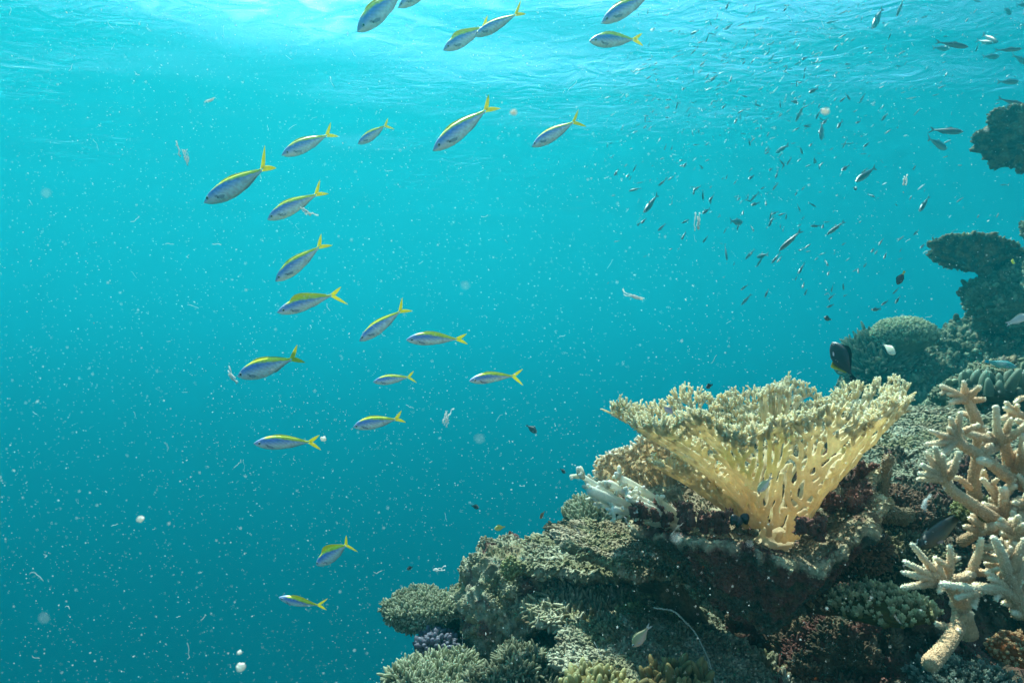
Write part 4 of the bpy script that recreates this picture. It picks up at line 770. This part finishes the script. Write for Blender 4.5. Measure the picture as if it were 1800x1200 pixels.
reef_fish('wrasse', 'teal and green wrasse with bright blue tail over the far knobbly rock', 'fish', (1788, 645), (1728, 634), 1.9, 1.95, LONG, C3(.05, .25, .22), C3(.12, .35, .30), (C3(.02, .35, .45), C3(.02, .45, .6)), (C3(.1, .5, .5),)*4, sp=(18, -14), tw=.06, dorsal=(.2, .9, .04), anal=(.5, .9, .03))
reef_fish('damselfish', 'small violet grey fish with raised fins over the left wing of the vase coral', 'fish', (1183, 727), (1163, 712), 1.15, 1.15, DEEP, C3(.25, .2, .28), C3(.4, .34, .4), (C3(.6, .5, .3), C3(.6, .6, .5)), (C3(.4, .35, .4),)*4, eyer=.03)
reef_fish('damselfish', 'small black damselfish with a yellow tail high over the dome coral', 'fish', (1577, 500), (1591, 475), 2.4, 2.4, DEEP, BK, BK*1.4, (YF*.6, YF*.7), (BK, BK, BK, BK), width=.08, extra=lambda C, x, z: lerp(C, YF*.7, sm(.82, .95, x)))
reef_fish('grouper', 'dark brown grouper sheltering in the hollow behind the staghorn tips', 'fish', (1616, 960), (1702, 894), 1.12, 1.16, LONG, C3(.03, .03, .025), C3(.10, .08, .05), (C3(.04, .04, .03), C3(.06, .06, .04)), (C3(.04, .04, .03),)*4, width=.09, tw=.09)
for (h, t, lab, col, d) in (((944, 760), (924, 746), 'dark slim fish alone in open water above the lowest left tuft of the cream corals', C3(.05, .07, .07), 2.6), ((994, 831), (984, 823), 'small round black fish just off the tip of the white fingers', BK, 2.4), ((842, 892), (828, 888), 'little dark oval fish in open water left of the reef, level with the bowl lip', BK, 2.8),
    ((715, 1000), (727, 995), 'little round dark fish above the bushy coral club', BK, 2.4), ((949, 911), (958, 897), 'small brown fish just above the left shoulder of the reef', C3(.16, .1, .04), 2.2), ((869, 929), (889, 925), 'small yellow green fish over the crest of the left boulder', C3(.42, .40, .08), 2.1),
    ((1241, 681), (1254, 675), 'round black damselfish just above the left rim of the vase coral', BK, 2.0), ((1449, 558), (1462, 562), 'dark little fish in open water left of the dome coral', C3(.03, .04, .03), 2.6), ((1115, 796), (1122, 790), 'faint dark speck of a fish over the pinkish fan coral', BK, 2.4), ((829, 1013), (840, 1018), 'tiny dark fish hugging the left side of the boulder', BK, 1.9),
    ((1778, 458), (1785, 463), 'tiny bright yellow fish on the tall far block', YF, 2.4), ((1506, 333), (1499, 330), 'tiny dark fish right of the large slanting one in the school', BK, 3.5)):
    reef_fish('damselfish', lab, 'fish', h, t, d, d*1.01, DEEP, col, col*1.3, (col, col), (col,)*4, eyer=.03, tw=.04, width=.08)

# ---------------------------------------------------------------- drifting matter
def snow():
    mb = MB(); m = 36000; d = .42+4.4*RNG.random(m)**1.25; u = RNG.uniform(-.95, .95, m); v = RNG.uniform(-.62, .66, m)
    keep = RNG.random(m) < np.clip(.95-.55*sm(-.1, .7, u), .2, 1); d, u, v = d[keep], u[keep], v[keep]; p = np.stack([u*d, d, v*d+d*.058], 1)
    n = RNG.normal(size=p.shape); V, T = ico(1); V = V*.5; t = (np.c_[V[:, :2]*1, V[:, 2]*1+.5], np.zeros((0, 4), int), T)
    r = (.00066+.0012*RNG.random(len(p))**8)*np.clip(d, .5, 2.6)**.75; e = 1+1.6*RNG.random(len(p))**6
    c = np.tile(C3(.86, .86, .8), (len(p), 1)); c[RNG.random(len(p)) < .006] = C3(.7, .22, .03)
    stamp(mb, t, p, n, r, r*e, c, c)
    rnd = random.Random(55)
    for _ in range(110):   # fine curled threads
        dd = rnd.uniform(.5, 2.6); q = P(rnd.uniform(-60, 1860)*rnd.random()**.25, rnd.uniform(-40, 1240), dd); l = rnd.uniform(.006, .02)*dd**.6; a = np.array([rnd.gauss(0, 1) for _k in range(3)]); a /= np.linalg.norm(a); b = np.array([rnd.gauss(0, .4) for _k in range(3)])
        k = np.linspace(0, 1, 6)[:, None]; pts = q+a*l*k+b*l*k*k+np.array([[rnd.gauss(0, .04)*l for _k in range(3)] for _j in range(6)]); V_, C_, Q_, T_ = tube(pts, rnd.uniform(.00012, .0003)*dd**.7, 4, False, C3(.85, .85, .8)); mb.add(V_, C_, Q_, T_)
    # soft clumps close to the lens
    for _ in range(9):
        dd = rnd.uniform(.14, .3); q = P(rnd.uniform(0, 1800), rnd.uniform(0, 1150), dd); V_, T_ = ico(2); W = V_*(1+.4*noise(V_*2+rnd.random()*9))[:, None]*np.array([rnd.uniform(.5, 1), .6, rnd.uniform(.4, .9)])*rnd.uniform(.0004, .0009)+q; mb.add(W, C3(.8, .82, .78), None, T_)
    tag(mb.build('marine_snow', M_SNOW), 'white specks, threads and plankton drifting through all the water', 'marine snow', kind='stuff')
snow()
SH = [(783, 742, 22, .9, 'stringy white scrap like a torn net in mid water right of the low fusiliers'), (1226, 400, 30, 1.3, 'upright white scrap under the leftmost school fish'), (412, 668, 22, .95, 'curled white shred at the mouth of the far left fusilier'), (536, 369, 22, 1.0, 'white shred under the belly of a fusilier below the leftmost one'), (327, 280, 30, .9, 'slanted white splinter left of the shoal near the upper left'), (1590, 322, 16, 1.3, 'small bright white scrap right of the large slanting school fish'), (1126, 524, 30, 1.2, 'thin feathery white scrap in the middle of the blue between shoal and reef'), (568, 771, 12, 1.0, 'round bright white speck behind the tail of the low left fusilier'), (770, 1002, 34, 1.1, 'thin curved white thread over the bushy coral club'), (423, 1172, 18, .6, 'fat pale blob drifting near the bottom left'), (421, 1146, 9, .6, 'small pale blob just above the fat one near the bottom left'), (364, 178, 26, .8, 'slanting thin fibre in the pale water near the top left'), (903, 197, 20, .4, 'soft pale disc beside the tail of the large upper middle fusilier'), (1450, 196, 22, .4, 'blurred cream coloured blob in the bright band near the upper right'), (1625, 890, 26, .42, 'soft pale green blur before the lower left tips of the staghorn'), (246, 912, 14, .6, 'bright speck low on the far left')]
rnd = random.Random(91)
for (x, y, n, d, lab) in SH:
    O = P(x, y, d); px = d/1200; mb = MB(); soft = n < 23 and d < .7 or n < 13
    if soft:
        V_, T_ = ico(4); W = V_*(1+.45*fbm(V_*1.3+x, 3))[:, None]*np.array([.5, .4, .42])*n*px*(.55 if d < .5 else .8); mb.add(W, C3(.85, .83, .74), None, T_)
    else:
        dr = {0: (.3, 1), 1: (.05, 1), 2: (-.8, 1), 3: (1, -.6), 4: (-.35, 1), 6: (-1, .35), 8: (1, .1), 11: (1, .8)}.get(SH.index((x, y, n, d, lab)), (.3, 1)); a = np.array([dr[0], .1, dr[1]]); a /= np.linalg.norm(a)
        for _k in range(5 if n != 34 and n != 26 else 2):
            l = n*px*rnd.uniform(.5, 1.1); o_ = a*rnd.uniform(-.5, .1)*l+np.array([rnd.gauss(0, .12)*l, 0, rnd.gauss(0, .06)*l]); k = np.linspace(0, 1, 9)[:, None]; pts = o_+a*l*k+np.array([rnd.gauss(0, .2), 0, rnd.gauss(0, .2)])*l*k*k+np.array([[rnd.gauss(0, .035)*l for _i in range(3)] for _j in range(9)])
            V_, C_, Q_, T_ = tube(pts, np.array([rnd.uniform(.4, 1.8) for _j in range(9)])*px*.9, 6, True, C3(.88, .88, .82)); mb.add(V_, C_, Q_, T_)
    o = mb.build('drifting_scrap', M_SNOW); o.location = O; tag(o, lab, 'drifting scrap')
